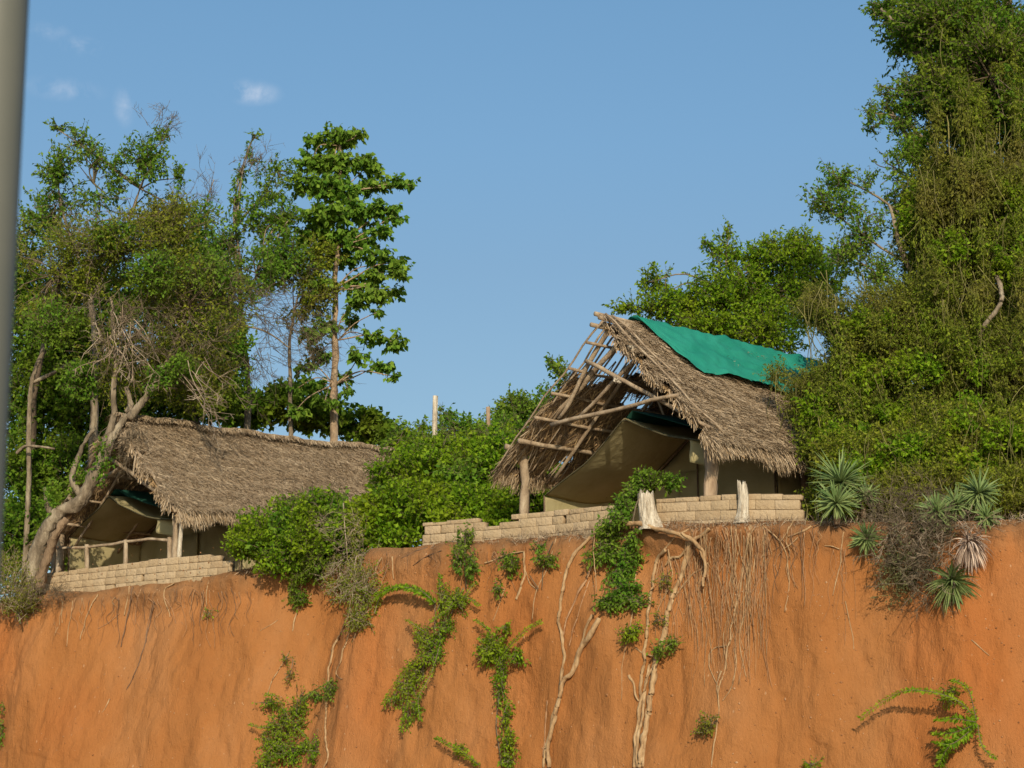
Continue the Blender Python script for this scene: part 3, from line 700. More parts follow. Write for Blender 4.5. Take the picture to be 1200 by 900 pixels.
for (px, py, v, lab) in ((766, 521, 2.0, 'small white lamp hanging on a cord under the middle of the olive awning'), (711, 570, 2.0, 'small white lamp hanging low beside the left curtain of the olive tent')):
    p = gp(px, py, v); root = thing('hanging_lamp', lab, 'lamp', p, 'lamps hanging in the right tent')
    g = Geo(); tube(g, [p+Vector((0, 0, .03)), p+Vector((.01, 0, .45))], .006, 4); tube(g, [p-Vector((0, 0, .04)), p-Vector((0, .01, .28))], .012, 4); link_mesh('cord', g, M['canvas_dark'], parent=root)
    g = Geo(); tube(g, [p-Vector((0, 0, .05)), p-Vector((0, 0, .03)), p, p+Vector((0, 0, .04))], [.015, .035, .03, .015], 8); link_mesh('bulb', g, M['deadwood'], parent=root, smooth=True)

# ---- left shelter
Op2 = at(207, 640, 49.9); A2 = Frame((Op2.x, 49.9, FZ), (-math.cos(R(44)), math.sin(R(44)), 0), (math.sin(R(49)), math.cos(R(49)), 0))
uL2, _ = A2.uz(71, 640)
rid = A2.gp(139, 487, -.4); n_ = A2.g.cross(Vector((0, 0, 1))); ur2 = (rid-A2.O).dot(A2.g); zr2 = rid.z-FZ
print("left hut: W", uL2, "ridge", ur2, zr2)
h2 = thing('thatched_shelter', 'long low thatched shelter with a rounded brown ridge behind the leaning tree', 'shelter', A2.P(uL2/2, 0, 0), 'thatched shelters on top of the bank')
rdg2 = np.array(A2.P(ur2, 0, zr2)); eR2 = np.array(A2.P(-.42, 0, 1.72)); eL2 = np.array(A2.P(uL2+.5, 0, 1.5))
dR2 = eR2-rdg2; SR2 = np.linalg.norm(dR2); dR2 /= SR2; dL2 = eL2-rdg2; SL2 = np.linalg.norm(dL2); dL2 /= SL2; aa2 = np.array(A2.a)
LEN2 = 10.4
baseR2, nR2 = thatch_slope(h2, rdg2, aa2, dR2, -.6, LEN2, SR2, 130000, lambda v, s: v > -.45+.14*np.sin(s*5.1)+.1*np.sin(s*13), fringe=10000, seed=3, ridge_rise=.5, sag=.12)
baseL2, nL2 = thatch_slope(h2, rdg2, aa2, dL2, -.6, LEN2, SL2, 22000, lambda v, s: v > -.45+.14*np.sin(s*5.1), fringe=3000, seed=4, ridge_rise=.5, sag=.12)
# ridge roll of straw
st = Geo(); m = 14000; v = -.5+(LEN2+.4)*rng.random(m); an = rng.normal(size=m)*.9
P = baseR2(v, np.zeros(m))+np.stack([np.zeros(m), np.zeros(m), .0+.07*np.cos(an)], -1)+np.array(A2.g)*(-np.sin(an)*.26)[:, None]
D = np.where(an[:, None] > 0, dR2, dL2)+aa2*rng.normal(size=(m, 1))*.7
straws(st, P, D, np.array([0, 0, 1.]), .1+.2*rng.random(m), .008+.015*rng.random(m))
link_mesh('ridge_thatch', st, M['thatch'], parent=h2)
mkpole(h2, 'post', A2.P(0, .0, -.5), A2.gp(206, 600, 0), .085, .08, 'pole'); 
mkpole(h2, 'post', A2.gp(210, 655, -.1), A2.gp(213, 603, -.1), .06, .055, 'deadwood')
mkpole(h2, 'post', A2.P(uL2, 0, -.5), A2.gp(71, 612, 0), .15, .14, 'pole')
for v in (3.3, 6.6, 9.6):
    mkpole(h2, 'post', A2.P(0, v, -.5), A2.P(0, v, 1.7), .09, .085); mkpole(h2, 'post', A2.P(uL2, v, -.5), A2.P(uL2, v, 1.8), .09, .085)
mkpole(h2, 'ridge_pole', Vector(rdg2-aa2*.5-np.array([0, 0, .12])), Vector(rdg2+aa2*(LEN2-.5)-np.array([0, 0, .1])), .06)
for s in (.9, 1.9, 2.9, 3.8):
    if s < SL2: mkpole(h2, 'purlin', Vector(rdg2+dL2*s-aa2*.5-nL2*.2), Vector(rdg2+dL2*s+aa2*(LEN2-.5)-nL2*.2), .045)
    if s < SR2: mkpole(h2, 'purlin', Vector(rdg2+dR2*s-aa2*.2-nR2*.24), Vector(rdg2+dR2*s+aa2*(LEN2-.5)-nR2*.24), .045, None, 'pole_dark')
for v in (.5, 1.9, 3.3, 4.7, 6.1, 7.5, 8.9):
    mkpole(h2, 'rafter', Vector(rdg2+dL2*.1+aa2*v-nL2*.3), Vector(rdg2+dL2*(SL2-.2)+aa2*v-nL2*.3), .05)
    mkpole(h2, 'rafter', Vector(rdg2+dR2*.1+aa2*v-nR2*.32), Vector(rdg2+dR2*(SR2-.2)+aa2*v-nR2*.32), .05)
for nm, a, b, r, v, mt in [('rafter', (160, 532), (100, 579), .06, -.2, 'pole'), ('brace', (129, 537), (192, 583), .06, -.3, 'pole'), ('brace', (118, 546), (122, 566), .045, .2, 'pole'),
                           ('batten', (160, 530), (156, 558), .03, -.4, 'twig_pale'), ('batten', (164, 545), (160, 560), .025, -.4, 'twig_pale'), ('batten', (143, 500), (206, 600), .05, -.35, 'pole'),
                           ('batten', (188, 585), (189, 598), .02, -.35, 'twig_pale'), ('batten', (192, 588), (193, 603), .02, -.35, 'twig_pale'), ('rafter', (139, 492), (66, 606), .06, -.3, 'pole')]:
    mkpole(h2, nm, A2.gp(*a, v), A2.gp(*b, v), r, r*.8, mt, .04, 10)
build_tent(A2, [(82, 628), (92, 618), (104, 606), (116, 594), (127, 581), (140, 592), (160, 601), (184, 607), (200, 609)], .3, 2.6,
           'olive canvas tent with a pointed awning behind the pole railing', [(184, 607), (197, 610), (196, 628)], .8, .2, back=7)

# ---- pole railing in front of the left tent
pr = [at(60, 643, 52.4), at(102, 641, 51.8), at(130, 638, 51.3), at(147, 635, 51.0), at(173, 632, 50.6), at(200, 633, 50.15)]
rl = thing('pole_railing', 'crooked pole railing behind the left block wall', 'railing', Vector((pr[0].x, pr[0].y, 9.0)))
g = Geo(); tube(g, wobble(smooth_path(pr, 5), .03, 1.5, 3), .042, 7, 1, .2); link_mesh('top_rail', g, M['pole'], parent=rl, smooth=True)
for (px, y0, y1, Y, r) in ((62, 640, 684, 52.4, .075), (102, 638, 680, 51.8, .07), (147, 633, 672, 51.0, .065), (199, 630, 664, 50.2, .075)):
    mkpole(rl, 'railing_post', at(px, y1, Y), at(px, y0, Y), r, r*.9)
mkpole(rl, 'stay', at(52, 676, 52.0), at(61, 648, 52.0), .03)

# ------------------------------------------------------------------ low block walls
def block_wall(label, tops, bots, setb, course=.185, blen=.40, th=.2, cap=True, seed=0):
    """tops/bots: [(px, py)] outline; stands along the brink, setb behind it"""
    r_ = random.Random(seed)
    def Yp(px):
        Y = 44.0
        for _ in range(12): x = (px-600)/F*Y*1.0/ (px_dir(px, 620).y); Y = float(lip_at_x(x)[0])+setb
        return Y
    xs = np.linspace(tops[0][0], tops[-1][0], 60)
    P3 = []
    for px in xs:
        py = np.interp(px, [a for a, b in tops], [b for a, b in tops]); pb = np.interp(px, [a for a, b in bots], [b for a, b in bots]); Y = Yp(px)
        P3.append((at(px, py, Y), at(px, pb, Y)))
    pl = np.array([[p.x, p.y] for p, _ in P3]); ar = np.concatenate([[0], np.cumsum(np.hypot(*np.diff(pl, axis=0).T))])
    zt = np.array([p.z for p, _ in P3]); zb = np.array([b.z for _, b in P3])
    zfit = np.polyfit(ar, zb, 1); root = thing('block_wall', label, 'wall', Vector((pl[len(pl)//2][0], pl[len(pl)//2][1], float(zb.mean()))), 'low block walls along the brink')
    g = Geo(); core = Geo()
    def box(gg, s0, s1, z0, z1, t0, t1, dx=0):
        v = []
        for s in (s0, s1):
            p = np.array([np.interp(s, ar, pl[:, 0]), np.interp(s, ar, pl[:, 1])])
            e = np.array([np.interp(min(s+.1, ar[-1]), ar, pl[:, 0])-np.interp(max(s-.1, 0), ar, pl[:, 0]), np.interp(min(s+.1, ar[-1]), ar, pl[:, 1])-np.interp(max(s-.1, 0), ar, pl[:, 1])]); e /= np.linalg.norm(e); nn = np.array([e[1], -e[0]]); nn = nn if nn[1] < 0 else -nn
            base = np.polyval(zfit, s)
            for zz in (z0, z1):
                for tt in (t0, t1): v.append((p[0]+nn[0]*tt, p[1]+nn[1]*tt, base+zz))
        # order: s0z0t0 s0z0t1 s0z1t0 s0z1t1 s1...
        gg.add(v, [(0, 1, 3, 2), (4, 6, 7, 5), (0, 4, 5, 1), (2, 3, 7, 6), (1, 5, 7, 3), (0, 2, 6, 4)])
    nC = int((zt-np.polyval(zfit, ar)).max()/course)+2
    for c in range(-3, nC+1):
        z0 = c*course; s = -r_.random()*blen*.5 - (blen/2 if c % 2 else 0)
        while s < ar[-1]:
            w = blen*r_.uniform(.75, 1.3); a, b = max(s, 0), min(s+w, ar[-1]); s += w
            if b-a < .06: continue
            h = np.interp((a+b)/2, ar, zt)-np.polyval(zfit, (a+b)/2)
            top = min(z0+course, h)
            if top-z0 < .05: continue
            o = r_.uniform(-.002, .010); dz = r_.uniform(-.003, .003); e1 = r_.uniform(.001, .005)
            if r_.random() < .12 and b-a > .25: b -= r_.uniform(.03, .12)
            box(g, a+e1, b-e1, z0+e1+dz, top-e1+dz+(r_.uniform(-.02, .012) if top < z0+course or r_.random() < .1 else 0), -th/2, th/2+o)
            box(core, a, b, z0, top-.012, -th/2+.012, th/2-.004)
    o = link_mesh('block_courses', g, M['block'], parent=root)
    bm = o.modifiers.new('bevel', 'BEVEL'); bm.width = .012; bm.segments = 2
    link_mesh('mortar_bed', core, M['mortar'], parent=root)
    return root
block_wall('long curved sandy block wall in front of the left tent', [(36, 675), (60, 672), (100, 667), (150, 661), (200, 653), (240, 650), (262, 652), (273, 662)], [(36, 688), (100, 691), (190, 684), (273, 666)], .26, seed=1, blen=.34)
block_wall('stepped sandy block wall with a notch, left of the bleached stumps', [(498, 614), (571, 607), (573, 617), (594, 617), (610, 603), (640, 600), (700, 594), (735, 592)], [(498, 637), (560, 633), (650, 626), (735, 617)], .22, seed=2, course=.2, blen=.42)
block_wall('short sandy block wall with a sloping broken end beside the sisal', [(772, 586), (793, 584), (830, 581), (864, 579), (928, 579), (936, 588), (944, 604)], [(772, 612), (860, 610), (944, 609)], .34, seed=3, course=.21, blen=.5)

# ------------------------------------------------------------------ stumps and dead posts
def stump(label, base, top, r0, r1, seed=0, nm='tree_stump', cat='stump', group='bleached stumps in front of the block wall'):
    g = Geo(); n = 26; rings = 14; V = []
    ax = top-base
    for j in range(rings):
        t = j/(rings-1); c = base+ax*t+Vector((.02*math.sin(t*5+seed), 0, 0))
        for k in range(n):
            an = 2*math.pi*k/n; rr = (r0+(r1-r0)*t**.6)*(1+.22*mnoise.noise(Vector((math.cos(an)*2.6+seed, math.sin(an)*2.6, t*1.2)))+.14*mnoise.noise(Vector((math.cos(an)*9, math.sin(an)*9+seed, t*2)))) + (.05*max(0, .3-t)/.3)
            jag = 0
            if t > .75: jag = (t-.75)/.25*(.16*mnoise.noise(Vector((math.cos(an)*3+seed*3, math.sin(an)*3, 7)))+.10*abs(mnoise.noise(Vector((k*1.9, seed, 3)))))
            V.append(c+Vector((math.cos(an)*rr, math.sin(an)*rr, jag)))
    q = [(j*n+k, j*n+(k+1) % n, (j+1)*n+(k+1) % n, (j+1)*n+k) for j in range(rings-1) for k in range(n)]
    V.append(base+ax*.88); tr = [((rings-1)*n+k, (rings-1)*n+(k+1) % n, len(V)-1) for k in range(n)]
    g.add([tuple(v) for v in V], q, tr)
    return tag(link_mesh(nm, g, M['deadwood'], loc=base, smooth=False), label, cat, group)
stump('stout bleached tree stump standing in the gap between the right block walls', at(763, 622, 41.25), at(757, 579, 41.25), .25, .17, 1)
stump('slim white splintered stump in front of the short block wall', at(871, 614, 40.12), at(870, 568, 40.12), .15, .10, 5)
for (px, y0, y1, Y, r, lab) in ((511, 500, 464, 52, .075, 'tall bare dead post sticking up from the bushes between the shelters'), (573, 510, 477, 52, .06, 'short grey dead post among the shrubs left of the right shelter')):
    g = Geo(); a = at(px, y0, Y); a.z = ground_z(a.x, Y)-.2; b = at(px-1, y1, Y); pole(g, a, b, r*1.1, r, .05, 9, 9, None, .25)
    tag(link_mesh('dead_post', g, M['deadwood'] if px < 520 else M['bark_tan'], loc=a, smooth=True), lab, 'post', 'dead posts on the skyline')

# ------------------------------------------------------------------ trees and bushes on top of the bank
def gbase(px, py, Y):
    p = at(px, py, Y); return Vector((p.x, Y, ground_z(p.x, Y)-.05))
def up_from(px, Y, pts):      # trunk path: from the ground at px, through pixels
    return [gbase(px, 600, Y)]+[at(*p) for p in pts]

# big leaning tree left of the left shelter
YT = 51.2
root = thing('leaning_tree', 'gnarled leaning tree with a bare pale trunk bent over the left shelter', 'tree', gbase(38, 670, 52.0))
g = Geo()
limb(g, [at(34, 690, 51.6), at(44, 652, 51.5), at(56, 620, 51.3), at(70, 600, 51.2), at(92, 590, 51.1), at(108, 566, 51.0), at(120, 540, 51.0), at(133, 512, 51.0), at(146, 490, 51.1), at(154, 474, 51.2), at(150, 455, 51.4)], .25, .06, .08, 14, 5, .35)
limb(g, [at(64, 604, 51.25), at(56, 590, 51.3), at(52, 572, 51.4)], .15, .05, .05, 8, 4, .4)
limb(g, [at(120, 545, 51.0), at(128, 500, 51.1), at(134, 450, 51.2), at(136, 400, 51.4), at(128, 350, 51.6)], .11, .04, .15)
limb(g, [at(148, 492, 51.1), at(162, 474, 51.2), at(176, 455, 51.6), at(200, 420, 52), at(215, 380, 52)], .13, .03, .12)
limb(g, [at(134, 440, 51.2), at(160, 390, 52), at(190, 330, 53)], .09, .04, .15)
limb(g, [at(98, 582, 51.1), at(84, 560, 51.2), at(95, 530, 51.4), at(112, 505, 51.4)], .10, .05, .1)
link_mesh('trunk', g, M['bark'], parent=root, smooth=True)
g = Geo(); limb(g, [at(46, 690, 51.35), at(55, 655, 51.3), at(66, 625, 51.1), at(78, 606, 51.0)], .14, .09, .06, 10, 5, .6)
link_mesh('exposed_heartwood', g, M['bark_red'], parent=root, smooth=True)
g = Geo()
for c, n, rad, Ln, db in ((at(150, 350, 51.2), 34, (1.1, .8, .7), 1.5, (.2, -.3, -.8)), (at(200, 390, 51.5), 36, (1.5, .8, .9), 1.5, (.7, -.2, -.6)), (at(150, 505, 50.9), 34, (.6, .3, .35), .8, (-.2, -.3, -.8)),
                          (at(240, 340, 52), 30, (1.6, .8, .6), 1.5, (.9, -.1, -.1)), (at(110, 300, 52), 22, (1.5, .8, 1.0), 1.4, (-.3, 0, .5))):
    bare_spray(g, c, n, rad, Ln, db, .8, .013, 6, .35)
link_mesh('dead_branches', g, M['twig'], parent=root)
g = Geo(); bare_spray(g, at(138, 380, 50.9), 26, (.6, .4, .9), 1.6, (.2, -.2, -.8), .5, .02, 4, .3); bare_spray(g, at(215, 430, 51), 10, (.6, .4, .9), 1.5, (.5, -.2, -.8), .5, .018, 4, .3)
link_mesh('pale_branches', g, M['twig_pale'], parent=root)
gl, gt = crown_geo([(140, 290, 51.8, 95, 60, 1.3, 900, .46), (220, 360, 52, 75, 64, 1.2, 850, .46), (150, 420, 52, 60, 60, .9, 420, .47), (70, 320, 52.3, 60, 76, 1.2, 850, .45), (225, 440, 52.5, 55, 44, .9, 700, .4), (200, 270, 52.5, 60, 40, 1.0, 600, .42)], k=8, ll=.10, tl=.45, wr=.5)
link_mesh('crown', gl, M['leaf_olive'], parent=root); link_mesh('twigs', gt, M['twig'], parent=root)
for b_ in [(60, 380, 50.9, 34, 30, .5, 240, .46), (180, 320, 50.8, 40, 26, .5, 260, .47), (245, 320, 51.2, 30, 26, .5, 200, .46), (120, 270, 51, 40, 24, .5, 240, .47), (200, 440, 51.0, 40, 26, .5, 240, .46), (100, 440, 51.2, 34, 30, .5, 240, .46), (250, 400, 51.2, 26, 30, .5, 180, .46)]:
    gl, gt = crown_geo([b_], k=7, ll=.11, tl=.36)
    lp_ = link_mesh('leafy_patch', gl, M['leaf_mid'], parent=root); link_mesh('twigs', gt, M['twig_dark'], parent=lp_)
gl, gt = crown_geo([(120, 540, 50.9, 12, 30, .25, 60, .3), (62, 585, 51.2, 14, 26, .3, 60, .3), (88, 560, 51.3, 14, 24, .3, 60, .3)], k=7, ll=.10, tl=.3)
link_mesh('creeper', gl, M['leaf_mid'], parent=root)

tree('airy_tree', 'tall airy tree with a sparse open crown against the sky at the far left', 'tree', gbase(112, 600, 56),
     [(up_from(112, 56, [(110, 480, 56), (111, 400, 56), (104, 330, 56), (112, 260, 56)]), .14, .06), ([at(108, 350, 56), at(140, 290, 56), at(165, 220, 56), at(190, 170, 56)], .07, .02), ([at(106, 330, 56), at(80, 270, 56), at(66, 200, 56)], .06, .02)],
     [(72, 205, 56, 34, 34, .9, 190, .50), (110, 215, 56, 44, 46, 1.0, 260, .53), (165, 190, 56, 34, 36, .8, 240, .5), (190, 165, 56, 12, 26, .4, 60, .4), (92, 165, 56, 18, 20, .5, 60, .45), (66, 150, 56, 14, 8, .3, 16, .3), (150, 250, 56.5, 60, 40, 1.2, 330, .51), (60, 262, 56.5, 48, 50, 1.2, 400, .48), (225, 255, 57, 36, 36, .9, 220, .5), (212, 208, 57, 10, 20, .4, 30, .4)],
     M['leaf_mid'], M['bark'], k=7, ll=.13, tl=.42, droop=.4, limb_from=[at(110, 300, 56), at(112, 260, 56), at(140, 290, 56), at(165, 220, 56), at(80, 270, 56)], twr=.01, bare=.12, limbr=.035)
root = thing('dead_tree', 'leafless grey branches fanning out between the sparse crown and the tall slender tree', 'tree', gbase(250, 600, 61.5))
g = Geo(); limb(g, up_from(250, 61.5, [(246, 480, 61.5), (252, 400, 61.5), (262, 340, 61.5)]), .07, .035); limb(g, [at(252, 400, 61.5), at(290, 350, 61.5), at(335, 330, 61.5)], .06, .02); limb(g, [at(254, 380, 61.5), at(300, 385, 61.5), at(340, 410, 61.5)], .05, .02); limb(g, [at(262, 340, 61.5), at(240, 270, 61.5), at(250, 210, 61.5)], .05, .015)
link_mesh('trunk', g, M['bark'], parent=root, smooth=True)
g = Geo()
for c, n, rad, Ln, db, dr in ((at(300, 355, 61.5), 30, (1.3, .6, .9), 1.7, (.9, 0, -.35), .4), (at(345, 380, 61), 26, (1.0, .6, .9), 1.6, (.8, 0, -.5), .5), (at(225, 235, 61.5), 18, (1.1, .6, .9), 1.1, (.2, 0, .9), 0),
                          (at(185, 150, 61.5), 12, (.5, .4, .4), .9, (.4, 0, .9), 0), (at(285, 200, 61.5), 14, (1.0, .4, .4), .9, (.2, 0, .8), 0), (at(300, 415, 61.5), 20, (.8, .5, .5), 1.4, (.7, 0, -.6), .4)):
    bare_spray(g, c, n, rad, Ln, db, .75, .012, 7, dr)
link_mesh('twigs', g, M['twig'], parent=root)
tree('lacy_tree', 'thin lacy tree with loose leaf sprays rising left of the tall slender tree', 'tree', gbase(300, 600, 62),
     [(up_from(296, 62, [(290, 470, 62), (284, 380, 62), (276, 290, 62)]), .13, .05), ([at(284, 330, 62), at(276, 270, 62), at(280, 215, 62), at(292, 170, 62), at(300, 160, 62)], .045, .012), ([at(284, 360, 62), at(310, 300, 62), at(330, 240, 62)], .05, .02)],
     [(299, 159, 62, 8, 5, .2, 10, .2), (292, 180, 62, 7, 12, .3, 18, .2), (283, 205, 62, 9, 14, .3, 22, .2), (276, 232, 62, 12, 16, .4, 34, .3), (300, 245, 62, 26, 22, .7, 130, .46), (325, 200, 62, 26, 18, .5, 70, .46), (315, 225, 62, 24, 20, .6, 100, .46), (325, 260, 62, 34, 30, .8, 240, .45), (270, 285, 62, 44, 34, 1.0, 330, .46), (330, 300, 62, 40, 30, .9, 300, .44), (255, 350, 61, 46, 40, 1.1, 700, .42), (265, 410, 61, 30, 40, .9, 420, .42), (215, 300, 61.5, 50, 40, 1.1, 600, .42), (300, 320, 61.5, 40, 30, .9, 330, .44), (245, 320, 62, 40, 36, 1.0, 330, .44), (345, 255, 62, 22, 26, .6, 120, .42)],
     M['leaf_mid'], M['bark'], k=6, ll=.14, tl=.4, limb_from=[at(284, 330, 62), at(276, 270, 62), at(310, 300, 62), at(290, 400, 62)], bare=.08, limbr=.03)
tree('olive_tree', 'yellowish olive tree with thinning drooping foliage left of the tall trunk', 'tree', gbase(345, 600, 63),
     [(up_from(338, 63, [(342, 480, 63), (338, 420, 63), (345, 370, 63)]), .09, .04)],
     [(345, 315, 63, 42, 26, .8, 330, .44), (352, 355, 63, 40, 24, .8, 260, .46), (368, 300, 63, 30, 26, .7, 240, .46), (340, 385, 63, 26, 16, .5, 70, .5), (378, 340, 63, 26, 22, .6, 130, .46)],
     M['leaf_olive'], M['bark'], k=7, ll=.12, tl=.4, limb_from=[at(345, 370, 63), at(340, 420, 63)], droop=.6, bare=.15)
tree('dense_tree', 'dense dark green tree filling the space left of and behind the left shelter', 'tree', gbase(70, 640, 59),
     [(up_from(78, 59, [(82, 560, 59), (90, 460, 59), (95, 380, 59)]), .22, .1), (up_from(40, 58, [(36, 540, 57), (42, 450, 56.4), (50, 400, 56.2)]), .12, .08)],
     [(60, 395, 58, 70, 66, 1.6, 1100, .38), (45, 470, 58, 60, 60, 1.5, 1000, .38), (110, 470, 58.5, 60, 60, 1.4, 1000, .38), (40, 555, 57.5, 50, 60, 1.4, 1000, .38), (85, 560, 57, 36, 50, 1.1, 650, .38), (30, 630, 56.5, 44, 50, 1.3, 850, .36), (100, 400, 59, 60, 60, 1.5, 800, .4), (20, 330, 58, 40, 60, 1.4, 500, .4), (150, 520, 60, 60, 50, 1.4, 600, .36), (95, 625, 56.5, 40, 50, 1.0, 500, .36)],
     M['leaf_dark'], M['bark_dark'], k=8, ll=.15, tl=.45, wr=.6, limb_from=[at(90, 460, 59), at(95, 380, 59), at(82, 560, 59)])
tree('dense_tree', 'dense dark green tree directly above the front of the left thatched roof', 'tree', gbase(225, 600, 60),
     [(up_from(225, 60.5, [(228, 500, 60), (222, 430, 60), (215, 380, 60)]), .2, .08)],
     [(215, 425, 59.5, 66, 60, 1.4, 1000, .40), (250, 465, 60.5, 44, 34, 1.1, 620, .38), (180, 470, 60.5, 60, 40, 1.2, 700, .36), (255, 400, 60, 36, 40, 1.0, 420, .42), (190, 350, 60, 60, 44, 1.3, 700, .42), (120, 345, 60, 60, 50, 1.4, 700, .42)],
     M['leaf_dark'], M['bark_dark'], k=8, ll=.14, tl=.42, wr=.6, limb_from=[at(222, 430, 60), at(215, 380, 60)])
root = thing('bare_branch', 'forked white dead limb standing among dark leaves at the far left', 'branch', gbase(36, 600, 55.5))
g = Geo(); limb(g, [gbase(34, 600, 55.5), at(34, 520, 55.3), at(36, 455, 55.1), at(42, 430, 55), at(52, 408, 55)], .08, .06, .06); limb(g, [at(37, 448, 55.1), at(60, 438, 55), at(88, 423, 54.8)], .06, .04, .04); limb(g, [at(20, 530, 55), at(30, 522, 54.9), at(48, 524, 54.8), at(64, 527, 54.8)], .05, .035, .05)
link_mesh('limb', g, M['bark'], parent=root, smooth=True)

# tall slender broadleaf tree
tb = [(390, 510, 63.5), (392, 450, 63.5), (394, 400, 63.5), (392, 340, 63.5), (396, 290, 63.5), (398, 230, 63.5), (396, 170, 63.5)]
tblobs = []
r5 = random.Random(5)
for (px, py, rx, ry, n) in [(396, 160, 26, 16, 42), (420, 155, 12, 8, 10), (372, 165, 18, 10, 16), (365, 190, 26, 18, 46), (400, 190, 34, 20, 70), (428, 195, 22, 16, 26), (362, 215, 24, 16, 42), (395, 220, 34, 22, 80), (440, 218, 24, 12, 30), (462, 214, 16, 8, 12), (482, 216, 7, 5, 4), (380, 250, 38, 20, 70), (420, 248, 34, 18, 60), (450, 245, 22, 12, 22), (372, 275, 34, 20, 60), (412, 280, 36, 20, 70), (450, 270, 20, 8, 14), (440, 298, 26, 12, 24), (465, 308, 15, 9, 10), (400, 300, 30, 18, 46), (445, 312, 12, 8, 8), (462, 253, 14, 8, 8), (420, 330, 22, 12, 20), (450, 322, 26, 10, 24), (470, 318, 12, 8, 8), (372, 330, 20, 14, 18), (436, 345, 26, 10, 26), (462, 342, 16, 9, 12), (414, 355, 16, 16, 14),
                            (368, 390, 18, 14, 16), (374, 415, 20, 12, 18), (356, 428, 16, 8, 8), (385, 380, 16, 12, 12), (414, 375, 12, 10, 8), (436, 395, 18, 9, 14), (462, 400, 20, 11, 20), (420, 415, 14, 9, 10), (446, 428, 18, 9, 14), (462, 440, 8, 6, 5), (402, 440, 10, 10, 8), (370, 450, 22, 12, 18), (405, 455, 8, 8, 5), (348, 455, 14, 8, 8), (444, 365, 10, 7, 5), (380, 470, 22, 10, 16), (350, 480, 18, 10, 12)]:
    tblobs.append((px, py, 63.5+r5.uniform(-.9, .5), rx*.84, ry*.72, max(.25, rx/F*63.5*.7), int(n*1.15), .33))
tree('slender_broadleaf_tree', 'tall slender tree with a straight pale trunk and big drooping bright leaves', 'tree', gbase(390, 600, 63.5),
     [([gbase(388, 600, 63.5)]+[at(*p) for p in tb], .16, .05)], tblobs, M['leaf_big'], M['bark_tan'], k=10, ll=.225, tl=.42, wr=.68, droop=.95, up=.35, limb_from=[at(*p) for p in tb[1:]], anchors=False, twr=.012)

# dark bushes behind the left ridge, skyline bushes
tree('dark_bush', 'dark round bush behind the left ridge at the foot of the slender tree', 'bush', gbase(390, 560, 66), [(up_from(385, 66, [(388, 520, 66)]), .1, .05)],
     [(375, 488, 66, 40, 22, 1.2, 330, .36), (425, 500, 66, 34, 18, 1.0, 280, .36), (330, 470, 66, 26, 22, 1.0, 200, .40), (290, 482, 65.5, 36, 20, 1.0, 330, .36), (455, 512, 65.5, 20, 12, .7, 130, .36), (350, 455, 66, 12, 10, .5, 40, .3)],
     M['leaf_dark'], M['bark_dark'], k=7, ll=.22, tl=.4, wr=.7)
tree('skyline_bush', 'loose green bush on the skyline around the tall dead post', 'bush', gbase(500, 560, 55), [(up_from(500, 55, [(500, 530, 55)]), .08, .04)],
     [(490, 520, 55, 40, 16, .9, 260, .42), (540, 507, 55, 34, 14, .9, 260, .42), (525, 488, 55, 12, 10, .4, 36, .3), (470, 515, 54, 16, 18, .6, 110, .4), (560, 500, 54, 30, 22, .9, 260, .4), (495, 500, 55, 8, 8, .3, 18, .3)],
     M['leaf_mid'], M['bark_dark'], k=6, ll=.14, tl=.4)
tree('skyline_bush', 'darker leafy bush on the skyline touching the left eave of the right shelter', 'bush', gbase(612, 560, 56), [(up_from(612, 56, [(612, 520, 56)]), .08, .04)],
     [(612, 480, 56, 26, 22, .9, 300, .38), (590, 490, 56, 20, 16, .7, 140, .40), (640, 470, 56, 16, 24, .6, 100, .40), (655, 440, 56, 12, 18, .4, 40, .42), (600, 505, 55, 36, 20, .9, 260, .38), (648, 425, 56, 9, 9, .3, 14, .3)],
     M['leaf_mid'], M['bark_dark'], k=7, ll=.13, tl=.35)
tree('spreading_bush', 'large bright green bush between the two thatched shelters', 'bush', gbase(500, 600, 48.8), [(up_from(500, 49, [(500, 580, 49), (505, 540, 49)]), .1, .05), (up_from(560, 48.5, [(560, 590, 48.5), (570, 550, 48.5)]), .08, .04)],
     [(468, 566, 49.5, 36, 26, 1.2, 700, .38), (510, 560, 49, 56, 44, 1.5, 1300, .38), (565, 555, 49, 46, 46, 1.3, 1100, .38), (480, 600, 47.6, 60, 40, 1.2, 1200, .38), (560, 600, 47.2, 60, 34, 1.0, 1000, .38), (620, 570, 48.6, 40, 44, 1.2, 800, .38), (440, 615, 47.6, 44, 30, 1.0, 700, .38), (520, 534, 50, 50, 22, 1.2, 700, .40), (580, 530, 50.5, 44, 26, 1.3, 700, .40), (485, 540, 50, 18, 18, .8, 200, .40), (690, 585, 50, 44, 22, 1.3, 500, .38), (640, 600, 49.5, 40, 22, 1.2, 450, .38), (580, 625, 46.6, 50, 14, .6, 330, .3), (460, 632, 47.0, 40, 14, .6, 260, .3), (540, 610, 46.4, 40, 16, .5, 300, .3)],
     M['leaf_bright'], M['bark_dark'], k=8, ll=.125, tl=.38, wr=.58)
tree('spreading_bush', 'bright leafy bush spilling over the brink right of the left block wall', 'bush', gbase(350, 640, 49), [(up_from(350, 49, [(352, 610, 49)]), .08, .04)],
     [(350, 606, 48.6, 46, 22, 1.0, 650, .42), (310, 630, 48.3, 42, 26, .9, 650, .38), (370, 635, 48.0, 44, 34, .9, 800, .38), (400, 618, 48.2, 40, 28, 1.0, 650, .42), (340, 655, 47.8, 40, 18, .6, 350, .38), (285, 642, 48.0, 22, 18, .6, 260, .38), (385, 588, 48.6, 26, 10, .6, 130, .44)],
     M['leaf_bright'], M['bark_dark'], k=8, ll=.105, tl=.36, wr=.55)

